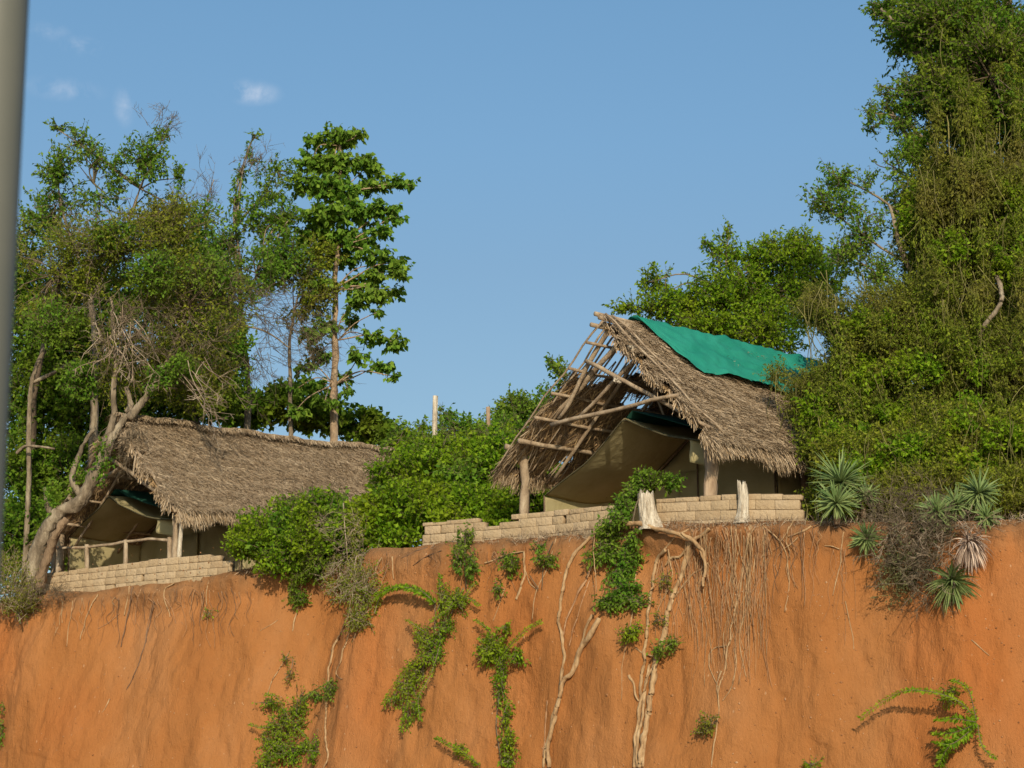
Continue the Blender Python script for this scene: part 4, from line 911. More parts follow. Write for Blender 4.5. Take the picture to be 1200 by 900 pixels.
def rough_up(root, patches, mat_, sprays):
    gt = Geo()
    for p_ in patches:
        gl, gt = crown_geo([p_], k=6, ll=.15, tl=.45, droop=.4, wr=.6, gt=gt, twr=.005, limbr=.012); link_mesh('leafy_patch', gl, M[mat_], parent=root)
    for c, n, rad, Ln in sprays: bare_spray(gt, c, n, rad, Ln, (.1, -.1, .9), .8, .008, 5, .1)
    link_mesh('bare_twigs', gt, M['twig'], parent=root)
for rt in [o for o in C.objects if o.name.startswith('spreading_bush')]:
    if rt.location.x < -3: rough_up(rt, [(330, 618, 48.0, 16, 16, .5, 50, .4), (395, 600, 47.9, 14, 20, .5, 50, .4), (300, 640, 47.9, 16, 12, .4, 40, .4), (365, 590, 48.4, 10, 16, .4, 24, .3)], 'leaf_mid', [(at(350, 600, 48.2), 14, (1.0, .5, .4), .7), (at(395, 620, 47.8), 14, (.6, .4, .5), .8)])
    else: rough_up(rt, [(470, 575, 47.6, 24, 18, .6, 90, .42), (540, 555, 47.6, 26, 20, .6, 100, .42), (600, 560, 47.4, 20, 20, .5, 70, .42), (500, 528, 49.6, 12, 16, .4, 30, .3), (560, 520, 49.8, 14, 20, .4, 36, .3), (450, 590, 47.2, 18, 22, .5, 60, .42), (600, 525, 49.6, 10, 20, .4, 24, .3)], 'leaf_mid', [(at(520, 540, 49), 18, (1.6, .6, .5), .8), (at(460, 570, 48.5), 12, (.7, .5, .5), .8), (at(590, 530, 49), 10, (.8, .5, .5), .8)])

# background tree behind the right ridge
tree('background_tree', 'bright green spreading tree behind the ridge of the right shelter', 'tree', gbase(850, 600, 56), [(up_from(850, 56, [(850, 480, 56), (846, 400, 56), (850, 340, 56)]), .2, .07)],
     [(850, 350, 56, 56, 40, 1.4, 900, .40), (905, 340, 56, 50, 44, 1.4, 900, .40), (800, 360, 56, 34, 24, 1.0, 300, .44), (765, 330, 56, 18, 20, .6, 90, .44), (770, 362, 56, 28, 14, .7, 120, .46), (735, 358, 56, 20, 8, .5, 46, .46), (850, 300, 56, 22, 26, .6, 120, .46), (853, 272, 56, 5, 12, .2, 16, .2), (828, 285, 56, 10, 8, .3, 14, .3), (910, 300, 56, 34, 26, .9, 330, .46), (940, 290, 56, 26, 24, .8, 200, .46), (895, 390, 55.5, 50, 40, 1.2, 700, .38), (960, 340, 56, 40, 50, 1.2, 600, .42), (830, 385, 55.5, 44, 22, 1.1, 450, .38), (780, 342, 56, 10, 26, .4, 40, .4), (885, 305, 56, 12, 20, .4, 60, .44)],
     M['leaf_bright'], M['bark'], k=7, ll=.125, tl=.42, limb_from=[at(850, 340, 56), at(846, 400, 56)], limbr=.03)

# dark scrub filling the space behind the vines
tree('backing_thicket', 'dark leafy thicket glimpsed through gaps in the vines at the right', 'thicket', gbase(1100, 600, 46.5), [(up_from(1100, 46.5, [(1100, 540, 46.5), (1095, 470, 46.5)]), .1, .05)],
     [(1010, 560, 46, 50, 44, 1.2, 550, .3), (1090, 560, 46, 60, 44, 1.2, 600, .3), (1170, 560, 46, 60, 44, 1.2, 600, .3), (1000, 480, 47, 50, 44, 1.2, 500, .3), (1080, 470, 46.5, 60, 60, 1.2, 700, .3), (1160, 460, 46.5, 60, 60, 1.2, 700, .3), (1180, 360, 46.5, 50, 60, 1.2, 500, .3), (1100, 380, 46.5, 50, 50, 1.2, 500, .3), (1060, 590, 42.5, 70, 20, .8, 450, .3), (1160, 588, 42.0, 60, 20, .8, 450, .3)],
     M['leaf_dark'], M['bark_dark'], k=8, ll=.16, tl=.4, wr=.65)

# the vine-draped giant at the right edge
root = thing('vine_draped_tree', 'towering tree at the right edge smothered in hanging olive vines', 'tree', gbase(1140, 600, 44))
g = Geo(); limb(g, [gbase(1140, 600, 44)]+[at(1136, 480, 44), at(1146, 360, 44), at(1138, 240, 44), at(1144, 120, 44), at(1140, 0, 44), at(1150, -140, 44)], .42, .18, .2, 12, 6, .3)
limb(g, [gbase(1215, 600, 43.5)]+[at(1212, 400, 43.5), at(1190, 200, 43.6), at(1180, 0, 43.6)], .26, .12, .2)
limb(g, [at(1138, 400, 44), at(1100, 340, 43), at(1068, 320, 42.6), at(1050, 270, 42.4), at(1040, 240, 42.6)], .12, .03, .1)
limb(g, [at(1144, 150, 44), at(1090, 80, 43.4), at(1030, 10, 43.4)], .13, .04, .1)
limb(g, [at(1144, 250, 44), at(1080, 180, 43.6), at(1040, 120, 43.6)], .1, .03, .1)
link_mesh('trunk', g, M['bark'], parent=root, smooth=True)
lb = [(1110, 110, 43.2, 60, 60, 1.2, 900, .42), (1160, 90, 42.9, 60, 80, 1.2, 1100, .42), (1100, 30, 43.0, 60, 40, 1.2, 900, .40), (1140, 60, 44, 80, 80, 1.6, 1300, .40), (1190, 150, 43.6, 70, 90, 1.5, 1000, .40), (1110, 150, 44.2, 50, 70, 1.2, 600, .42), (1190, 30, 43.6, 70, 70, 1.5, 900, .40), (1075, 25, 43.8, 44, 34, .9, 380, .44), (1060, 60, 43.8, 16, 18, .5, 50, .44), (1035, 8, 43.8, 24, 12, .6, 90, .42),
      (1120, -50, 44, 110, 60, 1.6, 900, .4), (1230, 260, 43.4, 60, 90, 1.5, 700, .40), (1225, 80, 43.4, 60, 90, 1.3, 500, .40)]
gl, gt = crown_geo(lb, k=8, ll=.11, tl=.42, droop=.5)
link_mesh('crown', gl, M['leaf_dark'], parent=root)
sb = [(1060, 130, 43.6, 22, 14, .5, 60, .42), (1040, 125, 43.6, 16, 8, .4, 24, .4), (1075, 170, 43.6, 16, 18, .5, 50, .42), (1040, 110, 43.6, 18, 14, .4, 40, .4), (1032, 145, 43.4, 22, 16, .5, 70, .44), (1060, 105, 43.6, 18, 20, .5, 50, .42),
      (980, 210, 43, 24, 16, .6, 90, .46), (960, 235, 43, 16, 18, .5, 60, .46), (985, 240, 43, 28, 24, .7, 140, .48), (1010, 275, 43, 30, 30, .8, 180, .48), (1020, 220, 43, 26, 20, .6, 80, .5), (990, 300, 43, 24, 22, .7, 110, .48), (1030, 320, 42.8, 24, 24, .7, 120, .46), (1055, 200, 43.2, 30, 40, .9, 240, .46), (1070, 250, 43.2, 36, 50, 1.0, 380, .44),
      (1022, 135, 43.4, 12, 16, .4, 34, .4), (1060, 160, 43.4, 20, 24, .6, 90, .42)]
g2, gt2 = crown_geo(sb, k=7, ll=.095, tl=.36, gt=gt, limbr=.018)
link_mesh('side_crown', g2, M['leaf_mid'], parent=root); link_mesh('twigs', gt, M['twig'], parent=root)
g = Geo()
for a, b, c in (((1100, 300, 43), (1040, 240, 42.8), (985, 205, 43)), ((1100, 330, 43), (1030, 290, 42.8), (975, 250, 43)), ((1100, 360, 43), (1040, 330, 42.8), (1000, 300, 43)), ((1110, 200, 43.6), (1060, 140, 43.4), (1025, 130, 43.4)), ((1110, 180, 43.6), (1080, 120, 43.4), (1030, 100, 43.4))):
    limb(g, [at(*a), at(*b), at(*c)], .05, .012, .1, 6)
link_mesh('branch', g, M['bark'], parent=root, smooth=True)

def vine_mass(name, label, cat, blobs, patches, leafm, seed, ll=.07, k=10, n_st=300, wr=.5, droop=.7, twm='stem_olive', tl=.45, drapes=()):
    base = gbase(blobs[0][0], 600, blobs[0][2]); root = thing(name, label, cat, base)
    gl, gt = crown_geo(blobs, k=k, ll=ll, tl=tl, droop=droop, wr=wr, up=.25, shell=.3, twr=.005, limbr=.015, freq=.75)
    link_mesh('foliage', gl, leafm, parent=root)
    if patches:
        g2, gt = crown_geo(patches, k=8, ll=.10, tl=.34, droop=.5, wr=.6, gt=gt, twr=.005, limbr=.012)
        link_mesh('leafy_patch', g2, M['leaf_bright'], parent=root)
    if drapes:
        rd_ = random.Random(seed+50); db = []
        for (x0, x1, y0, y1, Y, cnt) in drapes:
            for i in range(cnt): db.append((rd_.uniform(x0, x1), rd_.uniform(y0, y1), Y+rd_.uniform(-.3, .5), rd_.uniform(6, 13), rd_.uniform(34, 70), .22, rd_.randint(80, 130), .47))
        g3, gt = crown_geo(db, k=9, ll=.075, tl=.32, droop=.9, wr=.5, gt=gt, up=.2, upb=-.5, twr=.005, limbr=.008)
        link_mesh('drape', g3, leafm, parent=root)
    r = random.Random(seed)
    for i in range(n_st):       # hanging strands
        px, py, Y, rx, ry, rd, n, th = r.choice(blobs)
        c = at(px, py, Y); x = rx/F*Y; z = ry/F*Y; an = r.uniform(-1, 1)
        p = c+Vector((x*an*.95, -rd*math.sqrt(max(0, 1-an*an))*r.uniform(.75, 1.1), z*r.uniform(-.3, .95)))
        Ln = r.uniform(.5, 2.2); path = [p]; d = Vector((r.uniform(-.5, .5), -.1, -1)).normalized()
        for s in range(6): d = (d+Vector((r.gauss(0, .22), r.gauss(0, .12), -.12))).normalized(); path.append(path[-1]+d*Ln/6)
        tube(gt, path, lerp_r(r.uniform(.008, .017), .005, 7), 3, cap=False)
    link_mesh('stems', gt, M[twm], parent=root)
    return root
vine_mass('vine_curtain', 'curtain of matted olive vines hanging down the giant tree at the right edge', 'vines',
     [(1130, 330, 42.4, 70, 80, 1.3, 2100, .45), (1190, 330, 42.2, 60, 90, 1.3, 1700, .45), (1100, 420, 42, 80, 60, 1.3, 2100, .45), (1180, 440, 41.6, 70, 70, 1.3, 2100, .45), (1140, 230, 42.8, 50, 70, 1.1, 1300, .46), (1195, 220, 42.6, 40, 80, 1.0, 900, .47), (1085, 300, 42.6, 34, 60, 1.0, 800, .47), (1130, 150, 43, 36, 60, .9, 600, .44), (1105, 240, 42.4, 46, 60, 1.0, 1200, .47), (1160, 260, 42.2, 50, 70, 1.0, 1400, .47), (1100, 370, 41.8, 50, 50, 1.0, 1200, .46), (1240, 400, 41.8, 50, 140, 1.2, 900, .4), (1240, 200, 42.4, 50, 120, 1.2, 600, .4)],
     [(1090, 180, 42.6, 26, 30, .5, 200, .44), (1075, 250, 42.2, 24, 34, .5, 200, .44), (1150, 220, 41.9, 20, 26, .4, 120, .46), (1185, 300, 41.3, 22, 30, .4, 160, .46), (1120, 300, 41.5, 26, 26, .4, 160, .46), (1140, 440, 40.8, 16, 12, .3, 90, .4), (1130, 475, 40.7, 18, 12, .3, 90, .4), (1070, 430, 41.0, 40, 18, .4, 220, .46), (1190, 240, 41.6, 16, 36, .4, 140, .44), (1090, 350, 41.6, 24, 20, .4, 120, .46)], M['leaf_fine'], 3, n_st=200, ll=.08, drapes=[(1085, 1200, 80, 180, 42.0, 14), (1075, 1200, 180, 320, 41.5, 20), (1080, 1200, 320, 450, 40.9, 14)])
root = thing('pale_vine_stem', 'thick pale bent vine stem curving out of the vine curtain', 'vine', at(1150, 400, 41.2))
g = Geo(); limb(g, [at(1146, 402, 41.3), at(1152, 384, 41), at(1166, 366, 40.8), at(1173, 352, 40.8), at(1173, 340, 41.0), at(1168, 325, 41.4)], .055, .05, .02, 8); link_mesh('stem', g, M['bark'], parent=root, smooth=True)
root = thing('hanging_vines', 'straight brown lianas hanging in front of the giant tree trunk', 'vines', at(1170, 250, 42))
g = Geo()
r = random.Random(4)
for i in range(14):
    px = r.uniform(1110, 1200); y0 = r.uniform(110, 190); y1 = y0+r.uniform(80, 190); Y = r.uniform(42.0, 42.5)
    p = wobble(smooth_path([at(px, y0, Y), at(px+r.uniform(-12, 12), (y0+y1)/2, Y-.1), at(px+r.uniform(-14, 14), y1, Y)], 5), .12, 1.5, i); tube(g, p, r.choice([.008, .010, .012, .02]), 5, cap=False)
link_mesh('liana', g, M['stem_olive'], parent=root)
vine_mass('feathery_shrub', 'feathery olive shrub leaning over the far end of the tarpaulin roof', 'shrub',
     [(958, 388, 42.6, 30, 34, .8, 420, .47), (985, 412, 42.4, 52, 54, 1.0, 1500, .46), (1030, 400, 42.2, 60, 60, 1.1, 1500, .46), (990, 355, 42.6, 50, 34, .9, 700, .44), (1050, 360, 42.4, 40, 30, .9, 500, .44), (950, 470, 42.4, 30, 40, .8, 650, .47), (985, 490, 42.0, 60, 50, 1.0, 1500, .45), (1040, 480, 41.8, 60, 60, 1.1, 1600, .45), (912, 440, 42.7, 14, 14, .4, 60, .48), (958, 520, 41.8, 26, 28, .6, 420, .46), (960, 360, 42.8, 30, 20, .7, 230, .48)],
     [(1005, 440, 41.3, 34, 30, .4, 260, .46), (960, 480, 41.6, 24, 26, .4, 160, .46), (1045, 500, 40.9, 40, 26, .4, 300, .46), (985, 520, 41.0, 30, 24, .4, 220, .46), (1020, 380, 41.4, 30, 20, .4, 140, .48)], M['leaf_fine'], 9, n_st=70, ll=.07, drapes=[(960, 1060, 400, 500, 41.2, 12)])
vine_mass('low_scrub', 'low green scrub covering the ground above the sisal plants', 'bush',
     [(1000, 545, 40.9, 50, 36, .8, 1300, .45), (1060, 540, 40.6, 60, 44, .9, 1700, .45), (1120, 520, 40.6, 60, 50, 1.0, 1800, .45), (1180, 530, 40.2, 50, 50, 1.0, 1500, .45), (1100, 565, 39.9, 60, 24, .6, 900, .45), (1175, 572, 39.3, 50, 20, .6, 700, .45), (1240, 540, 39.8, 60, 60, 1.0, 900, .45), (1020, 596, 39.9, 50, 12, .5, 400, .3), (1090, 596, 39.6, 50, 12, .5, 400, .3), (1160, 594, 39.2, 50, 12, .5, 400, .3), (1230, 590, 38.6, 40, 16, .5, 250, .3), (960, 590, 41.6, 20, 18, .4, 160, .3), (1050, 575, 39.9, 40, 20, .5, 500, .45), (1300, 480, 40.4, 60, 140, 1.1, 900, .45)],
     [(1010, 550, 40.3, 30, 16, .4, 200, .44), (1075, 530, 40.0, 40, 24, .4, 300, .44), (1130, 545, 39.8, 36, 20, .4, 240, .44), (1180, 520, 39.6, 30, 24, .4, 200, .46), (1110, 500, 40.0, 34, 16, .4, 180, .46)], M['leaf_olive'], 12, n_st=200, ll=.085, k=8, droop=.3, wr=.5)

# ------------------------------------------------------------------ sisal plants
def sisal(label, c, n, ln, mat='agave', toward=(0, -.5, .4), w=.055, group='sisal plants at the right end of the brink', droop=.0, nm='sisal_plant', minz=-.35, tiltw=.55):
    root = thing(nm, label, 'plant', c, group); g = Geo(); ax = Vector(toward).normalized()
    for i in range(n):
        z = 1-(1-minz)*((i+.5)/n)**.85; an = i*2.399; q = math.sqrt(max(0, 1-z*z))
        b1 = ax.orthogonal().normalized(); b2 = ax.cross(b1)
        d = (ax*z+b1*q*math.cos(an)+b2*q*math.sin(an)).normalized()
        d = (d+Vector(rng.normal(size=3)*.13)).normalized(); L_ = ln*rnd.uniform(.62, 1.12)*(.92+.1*z); dr_ = droop+(rnd.random()**3)*1.2+(1.5 if z < 0 and rnd.random() < .4 else 0); s = d.cross(ax if abs(d.dot(ax)) < .97 else b1).normalized(); nn = s.cross(d)
        V = []; seg = 6; p = c+d*.04; dd = d.copy()
        for j in range(seg+1):
            t = j/seg; ww = w*(.55+1.0*t if t < .35 else .9*(1-(t-.35)/.65)**.8+.02)*.5
            V += [p-s*ww+nn*ww*.55, p, p+s*ww+nn*ww*.55]
            dd = (dd+Vector((0, 0, -dr_*.08-.012))).normalized(); p = p+dd*L_/seg
        g.add([tuple(v) for v in V], [(j*3+k, j*3+k+1, (j+1)*3+k+1, (j+1)*3+k) for j in range(seg) for k in (0, 1)])
    link_mesh('leaf_rosette', g, M[mat], parent=root)
    g = Geo(); tube(g, [c-ax*.02, c-ax*.18-Vector((0, 0, .12)), c-ax*.2-Vector((0, 0, .3))], [.05, .07, .06], 8); link_mesh('stem', g, M['bark_tan'], parent=root, smooth=True)
    return root
sisal('big sisal with its blades fanned upright beside the far end of the short wall', at(985, 566, 39.3), 120, .78, toward=(-.1, -.5, .8), minz=-.15)
sisal('broad sisal rosette directly below and in front of the big upright one', at(980, 590, 38.9), 90, .56, toward=(-.15, -.8, .5), minz=-.25)
sisal('small round sisal growing alone from the bare red face', on_face(1018, 633, .15), 70, .42, toward=(-.5, -.75, .1), minz=.0)
sisal('half hidden sisal with pale blades just right of the big pair', at(1015, 582, 39.4), 50, .42, toward=(.2, -.7, .6))
sisal('upper right sisal standing highest with stiff radiating blades', at(1147, 578, 38.0), 110, .52, toward=(.0, -.7, .6), minz=-.5)
sisal('middle sisal of the right cluster, pale and left of the highest one', at(1098, 600, 38.0), 80, .46, toward=(-.1, -.8, .4), minz=-.2)
sisal('narrow sisal squeezed between the two larger plants of the right cluster', at(1120, 592, 38.1), 60, .42, toward=(.1, -.8, .4), minz=-.2)
sisal('small bluish sisal tucked below the highest plant of the right cluster', at(1155, 606, 37.7), 50, .36, toward=(.2, -.8, .1), minz=-.1)
sisal('lowest sisal hanging blades downward over the red earth', on_face(1118, 684, .3), 110, .64, toward=(-.05, -.75, -.45), minz=-.1, droop=1.2)
sisal('dead bleached sisal with drooping pinkish blades', on_face(1138, 640, .3), 170, .58, mat='agave_dead', toward=(.2, -.75, -.3), minz=-.3, droop=3.0, w=.04, nm='dead_sisal_plant', group=None)
# dry brush over the slump
root = thing('dry_brush', 'tangled grey brown dead brush among the sisal plants on the slope', 'brush', on_face(1070, 650, .2))
g = Geo()
for (px, py, Y0, n, rad) in ((1060, 615, None, 60, (.55, .3, .35)), (1085, 650, None, 90, (.75, .3, .55)), (1110, 620, None, 50, (.55, .3, .3)), (1045, 650, None, 40, (.4, .25, .4)), (1090, 690, None, 50, (.5, .25, .35)), (1040, 590, 39, 30, (.6, .3, .2)), (1085, 585, 38.7, 30, (.6, .3, .15))):
    c = on_face(px, py, .3) if Y0 is None else at(px, py, Y0)
    bare_spray(g, c, n, rad, .55, (-.1, -.3, .1), 1.1, .008, 6, .2)
link_mesh('twigs', g, M['twig'], parent=root)
g = Geo(); 
for (px, py) in ((1085, 640), (1110, 665), (1060, 625), (1130, 620)): bare_spray(g, on_face(px, py, .4), 16, (.4, .2, .3), .5, (.1, -.3, -.2), 1.1, .009, 5, .3)
link_mesh('pale_twigs', g, M['twig_pale'], parent=root)
def fb(px, py, rx, ry, n, thr=.3, rd=.22, off=.25):
    return (px, py, on_face(px, py, off).y, rx, ry, rd, n, thr)
gl, gt = crown_geo([fb(1055, 690, 26, 22, 90, .35, .2), fb(1075, 655, 44, 44, 260, .40, .3), fb(1050, 670, 20, 24, 110, .4, .2), fb(1100, 630, 30, 24, 120, .4, .25)], k=6, ll=.06, tl=.25)
link_mesh('withered_leaves', gl, M['leaf_grey'], parent=root)

# ------------------------------------------------------------------ plants on the face
def face_plant(label, blobs, leafm='leaf_mid', ll=.08, k=7, tl=.28, nm='hanging_shrub', cat='shrub', group='shrubs growing on the red face', wr=.5, droop=.5, upb=.1, fronds=(), stems=(), frl=.09, twm='twig', thr=None):
    c0 = on_face(blobs[0][0], blobs[0][1], .15) if blobs else on_face(*fronds[0][0][0], .15)
    root = thing(nm, label, cat, c0, group)
    gl, gt = Geo(), Geo()
    if blobs: crown_geo([fb(*b) for b in blobs], k=k, ll=ll, tl=tl, wr=wr, droop=droop, upb=upb, gl=gl, gt=gt, twr=.006, limbr=.014)
    for path, off, w in fronds:      # pinnate frond: leaflets in two ranks along an arching stem
        m = len(path); P = [on_face(px, py, off*math.sin(math.pi*min(.75, (i+.35)/m))+.06) for i, (px, py) in enumerate(path)]
        P = smooth_path(P, 8); tube(gt, P, lerp_r(.011, .004, len(P)), 4)
        A, D = [], []
        L_ = sum((P[i+1]-P[i]).length for i in range(len(P)-1)); n = int(L_/.022)
        for i in range(n):
            t = i/n*(len(P)-1.001); a = P[int(t)].lerp(P[int(t)+1], t % 1); dr = (P[int(t)+1]-P[int(t)]).normalized(); s = dr.cross(Vector((.3, -.9, .3))).normalized()
            for sg in (1, -1):
                e = s*sg*1.0+dr*.55+Vector(rng.normal(size=3)*.25); A.append(a); D.append(e)
        leaves(gl, np.array(A), np.array(D), w*(.6+.6*rng.random(len(A))), .42, .3)
    for path, r in stems:
        P = [on_face(px, py, .10) for px, py in path]; tube(gt, wobble(smooth_path(P, 5), .03, 2, rnd.random()*9), r, 5)
    link_mesh('foliage', gl, M[leafm], parent=root); link_mesh('stems', gt, M[twm], parent=root)
    return root
face_plant('upright leafy shrub poking above the brink below the notched wall', [(543, 640, 11, 18, 60), (552, 660, 9, 20, 55), (537, 655, 9, 18, 36), (548, 625, 7, 8, 14)], ll=.09, stems=[([(548, 690), (546, 660), (545, 620)], .014)])
face_plant('long feathery shrub trailing down and left across the middle of the face', [(520, 700, 9, 22, 46), (538, 705, 14, 18, 60), (522, 735, 13, 16, 60), (500, 750, 15, 12, 56), (508, 765, 18, 14, 80), (490, 785, 18, 14, 80), (482, 805, 20, 12, 76), (465, 820, 14, 8, 30), (478, 835, 10, 16, 30), (488, 825, 8, 14, 24), (492, 740, 8, 10, 18)],
           ll=.07, fronds=[([(540, 690), (530, 715), (508, 730)], .3, .08), ([(520, 740), (497, 770), (470, 800), (452, 828)], .3, .08), ([(510, 765), (490, 790), (480, 830), (473, 860)], .3, .08), ([(520, 745), (510, 790), (495, 820), (496, 846)], .3, .08), ([(505, 745), (490, 735), (480, 728)], .3, .07), ([(540, 700), (556, 705), (564, 712)], .25, .08), ([(520, 720), (518, 690), (519, 675)], .2, .08), ([(545, 705), (555, 690), (562, 684)], .2, .07)],
           stems=[([(545, 690), (530, 720), (512, 750), (495, 790)], .016)], leafm='leaf_bright')
face_plant('single arching fern frond standing out from the face, casting a toothed shadow', [], fronds=[([(512, 708), (500, 698), (480, 692), (460, 694), (444, 702)], .45, .13), ([(512, 708), (498, 695), (478, 690), (456, 694)], .4, .1)], leafm='leaf_bright', nm='fern_frond', cat='fern', stems=[([(510, 745), (511, 705)], .012)])
face_plant('rounded leafy clump with a long leafy tail hanging to the bottom of the picture', [(578, 758, 18, 18, 120), (572, 768, 12, 10, 40), (592, 735, 7, 8, 18), (588, 780, 9, 18, 40), (586, 810, 7, 20, 34), (592, 840, 7, 20, 34), (596, 868, 8, 18, 40), (595, 890, 8, 12, 34), (606, 770, 10, 8, 26)],
           ll=.085, leafm='leaf_bright', fronds=[([(590, 770), (605, 755), (622, 740), (638, 730)], .3, .08), ([(590, 765), (575, 740), (560, 728)], .3, .08), ([(592, 775), (605, 770), (615, 765)], .2, .08)], stems=[([(590, 770), (588, 805), (582, 850), (590, 900)], .013), ([(590, 790), (594, 840), (592, 890)], .01)])
face_plant('small dark leafed sprig rooted under the left end of the log branch', [(600, 664, 10, 12, 44), (594, 652, 9, 7, 16), (585, 690, 7, 9, 14)], leafm='leaf_dark', ll=.09)
face_plant('small fan shaped sprig on two thin stems right of the dark sprig', [(642, 655, 15, 10, 44), (632, 640, 8, 6, 12), (648, 648, 8, 10, 20)], ll=.09, stems=[([(635, 690), (638, 665), (650, 635)], .011), ([(622, 675), (632, 690)], .011)])
face_plant('large dark green bush falling from the brink below the stout stump', [(716, 622, 20, 12, 120), (713, 645, 15, 15, 90), (722, 668, 19, 16, 140), (733, 690, 16, 14, 90), (715, 705, 18, 10, 80), (712, 718, 16, 9, 60), (745, 705, 14, 10, 40), (695, 652, 10, 8, 18), (738, 655, 14, 18, 90), (742, 632, 9, 10, 34)], leafm='leaf_mid', ll=.10, tl=.3, thr=.3)
c_ = at(760, 562, 41.2)
tree('climbing_shrub', 'bright leafy shrub growing up around the stout stump toward the tent', 'shrub', at(745, 610, 41.15), [([at(742, 612, 41.3), at(745, 590, 41.2), at(755, 570, 41.2)], .02, .01)],
     [(764, 564, 41.8, 24, 10, .3, 130, .36), (786, 565, 41.8, 14, 9, .25, 50, .4), (744, 576, 41.8, 13, 12, .25, 80, .34), (731, 594, 41.6, 11, 14, .25, 80, .34), (724, 608, 41.3, 12, 8, .25, 50, .34), (752, 558, 41.8, 10, 6, .2, 26, .3)], M['leaf_mid'], M['twig'], k=7, ll=.09, tl=.26, limbr=.012)
face_plant('little leafy tuft left of the twisted root bundle', [(738, 742, 11, 9, 46), (745, 737, 6, 6, 12)], leafm='leaf_bright', nm='leafy_tuft', cat='tuft', group='tufts clinging to the roots')
face_plant('little leafy tuft clinging on the right side of the twisted root bundle', [(773, 763, 7, 9, 28), (788, 754, 8, 7, 24)], leafm='leaf_mid', nm='leafy_tuft', cat='tuft', group='tufts clinging to the roots')
face_plant('faint yellowish tuft between the upper twisted roots', [(778, 680, 12, 10, 24), (774, 725, 9, 8, 14)], leafm='leaf_olive', ll=.06, nm='leafy_tuft', cat='tuft', group='tufts clinging to the roots')
face_plant('lone olive tuft low on the bare face near the thin forked root', [(830, 848, 13, 9, 34), (822, 856, 8, 5, 10)], leafm='leaf_olive', ll=.07, nm='leafy_tuft', cat='tuft', group='tufts clinging to the roots')
face_plant('grey half dead shrub hanging over the corner of the bank', [(418, 650, 24, 30, 170, .4), (428, 690, 26, 30, 220, .36), (420, 725, 20, 16, 110, .36), (400, 680, 22, 30, 120, .42), (445, 700, 14, 16, 70, .4), (415, 620, 14, 20, 60)], leafm='leaf_olive', ll=.07,
           fronds=[([(440, 720), (450, 700), (470, 692), (490, 694)], .2, .07)], stems=[([(410, 700), (406, 640), (402, 590)], .013)], twm='twig_pale', tl=.35)
root = thing('dry_brush', 'fine grey dead twigs over the corner shrub at the middle of the brink', 'brush', on_face(425, 680, .2)); g = Geo()
for (px, py, n, rad) in ((410, 650, 14, (.4, .25, .4)), (425, 690, 20, (.5, .25, .5)), (395, 680, 16, (.4, .2, .3)), (400, 610, 10, (.3, .3, .5))): bare_spray(g, on_face(px, py, .3), n, rad, .6, (-.1, -.2, .2), 1.0, .007, 6, .3)
link_mesh('twigs', g, M['twig_pale'], parent=root)
face_plant('dark leafy shrub drooping over the brink below the spilling bush', [(350, 662, 20, 20, 140), (368, 655, 14, 18, 80), (350, 700, 11, 10, 50), (342, 690, 7, 14, 26), (372, 672, 10, 10, 30)], leafm='leaf_dark', ll=.09)
face_plant('bushy green plant at the bottom of the face beside the white forked roots', [(335, 850, 26, 18, 130), (345, 880, 28, 16, 150), (320, 870, 18, 18, 80), (318, 825, 14, 8, 30), (348, 830, 16, 10, 46), (368, 880, 9, 20, 40), (312, 892, 14, 12, 40)], leafm='leaf_bright', ll=.075,
           fronds=[([(335, 850), (312, 855), (296, 850)], .3, .07), ([(340, 845), (330, 820), (314, 815)], .3, .07), ([(345, 850), (362, 865), (372, 890)], .3, .07), ([(340, 860), (320, 880), (305, 898)], .3, .07)])
face_plant('small leafy spray wrapped around the white forked roots', [(386, 808, 13, 12, 70), (370, 815, 10, 6, 20)], leafm='leaf_mid', ll=.07, fronds=[([(392, 798), (370, 812), (356, 822)], .2, .07)])
face_plant('thin feathery shoot at the bottom edge left of the leafy tail', [(540, 878, 8, 5, 16)], fronds=[([(562, 898), (545, 885), (528, 874), (514, 866)], .3, .09), ([(565, 899), (550, 886), (536, 874)], .3, .08)], leafm='leaf_bright', ll=.07)
face_plant('sparse climbing weed with reddish shoots above the bottom plant', [(340, 790, 5, 20, 14), (335, 770, 6, 8, 8), (352, 815, 6, 16, 12)], leafm='leaf_olive', ll=.06, nm='climbing_weed', cat='weed', group=None)
face_plant('spidery fern with long arching fronds low on the right of the face', [(1112, 815, 8, 10, 26), (1120, 808, 8, 4, 10), (1106, 880, 8, 18, 30)], fronds=[([(1146, 846), (1128, 826), (1100, 816), (1070, 814), (1045, 822), (1012, 846)], .55, .09), ([(1146, 846), (1140, 815), (1130, 804), (1118, 800)], .45, .09), ([(1146, 848), (1125, 846), (1100, 846)], .4, .12), ([(1146, 850), (1122, 862), (1098, 862)], .4, .12), ([(1142, 855), (1120, 875), (1098, 872)], .4, .12), ([(1140, 860), (1115, 880), (1104, 900)], .4, .12), ([(1147, 850), (1152, 872), (1160, 885), (1170, 890)], .3, .08)],
           leafm='leaf_bright', nm='fern', cat='fern', ll=.07, group=None)
face_plant('tiny green sprig at the bottom edge right of centre', [(950, 896, 9, 5, 20)], leafm='leaf_bright', ll=.07)
face_plant('tiny green sprig cut off by the left edge near the bottom', [(2, 850, 4, 24, 30)], leafm='leaf_mid', ll=.08)
face_plant('tiny leaf tuft alone on the face below the left block wall', [(245, 718, 5, 5, 10)], leafm='leaf_bright', ll=.06, nm='leafy_tuft', cat='tuft', group=None)
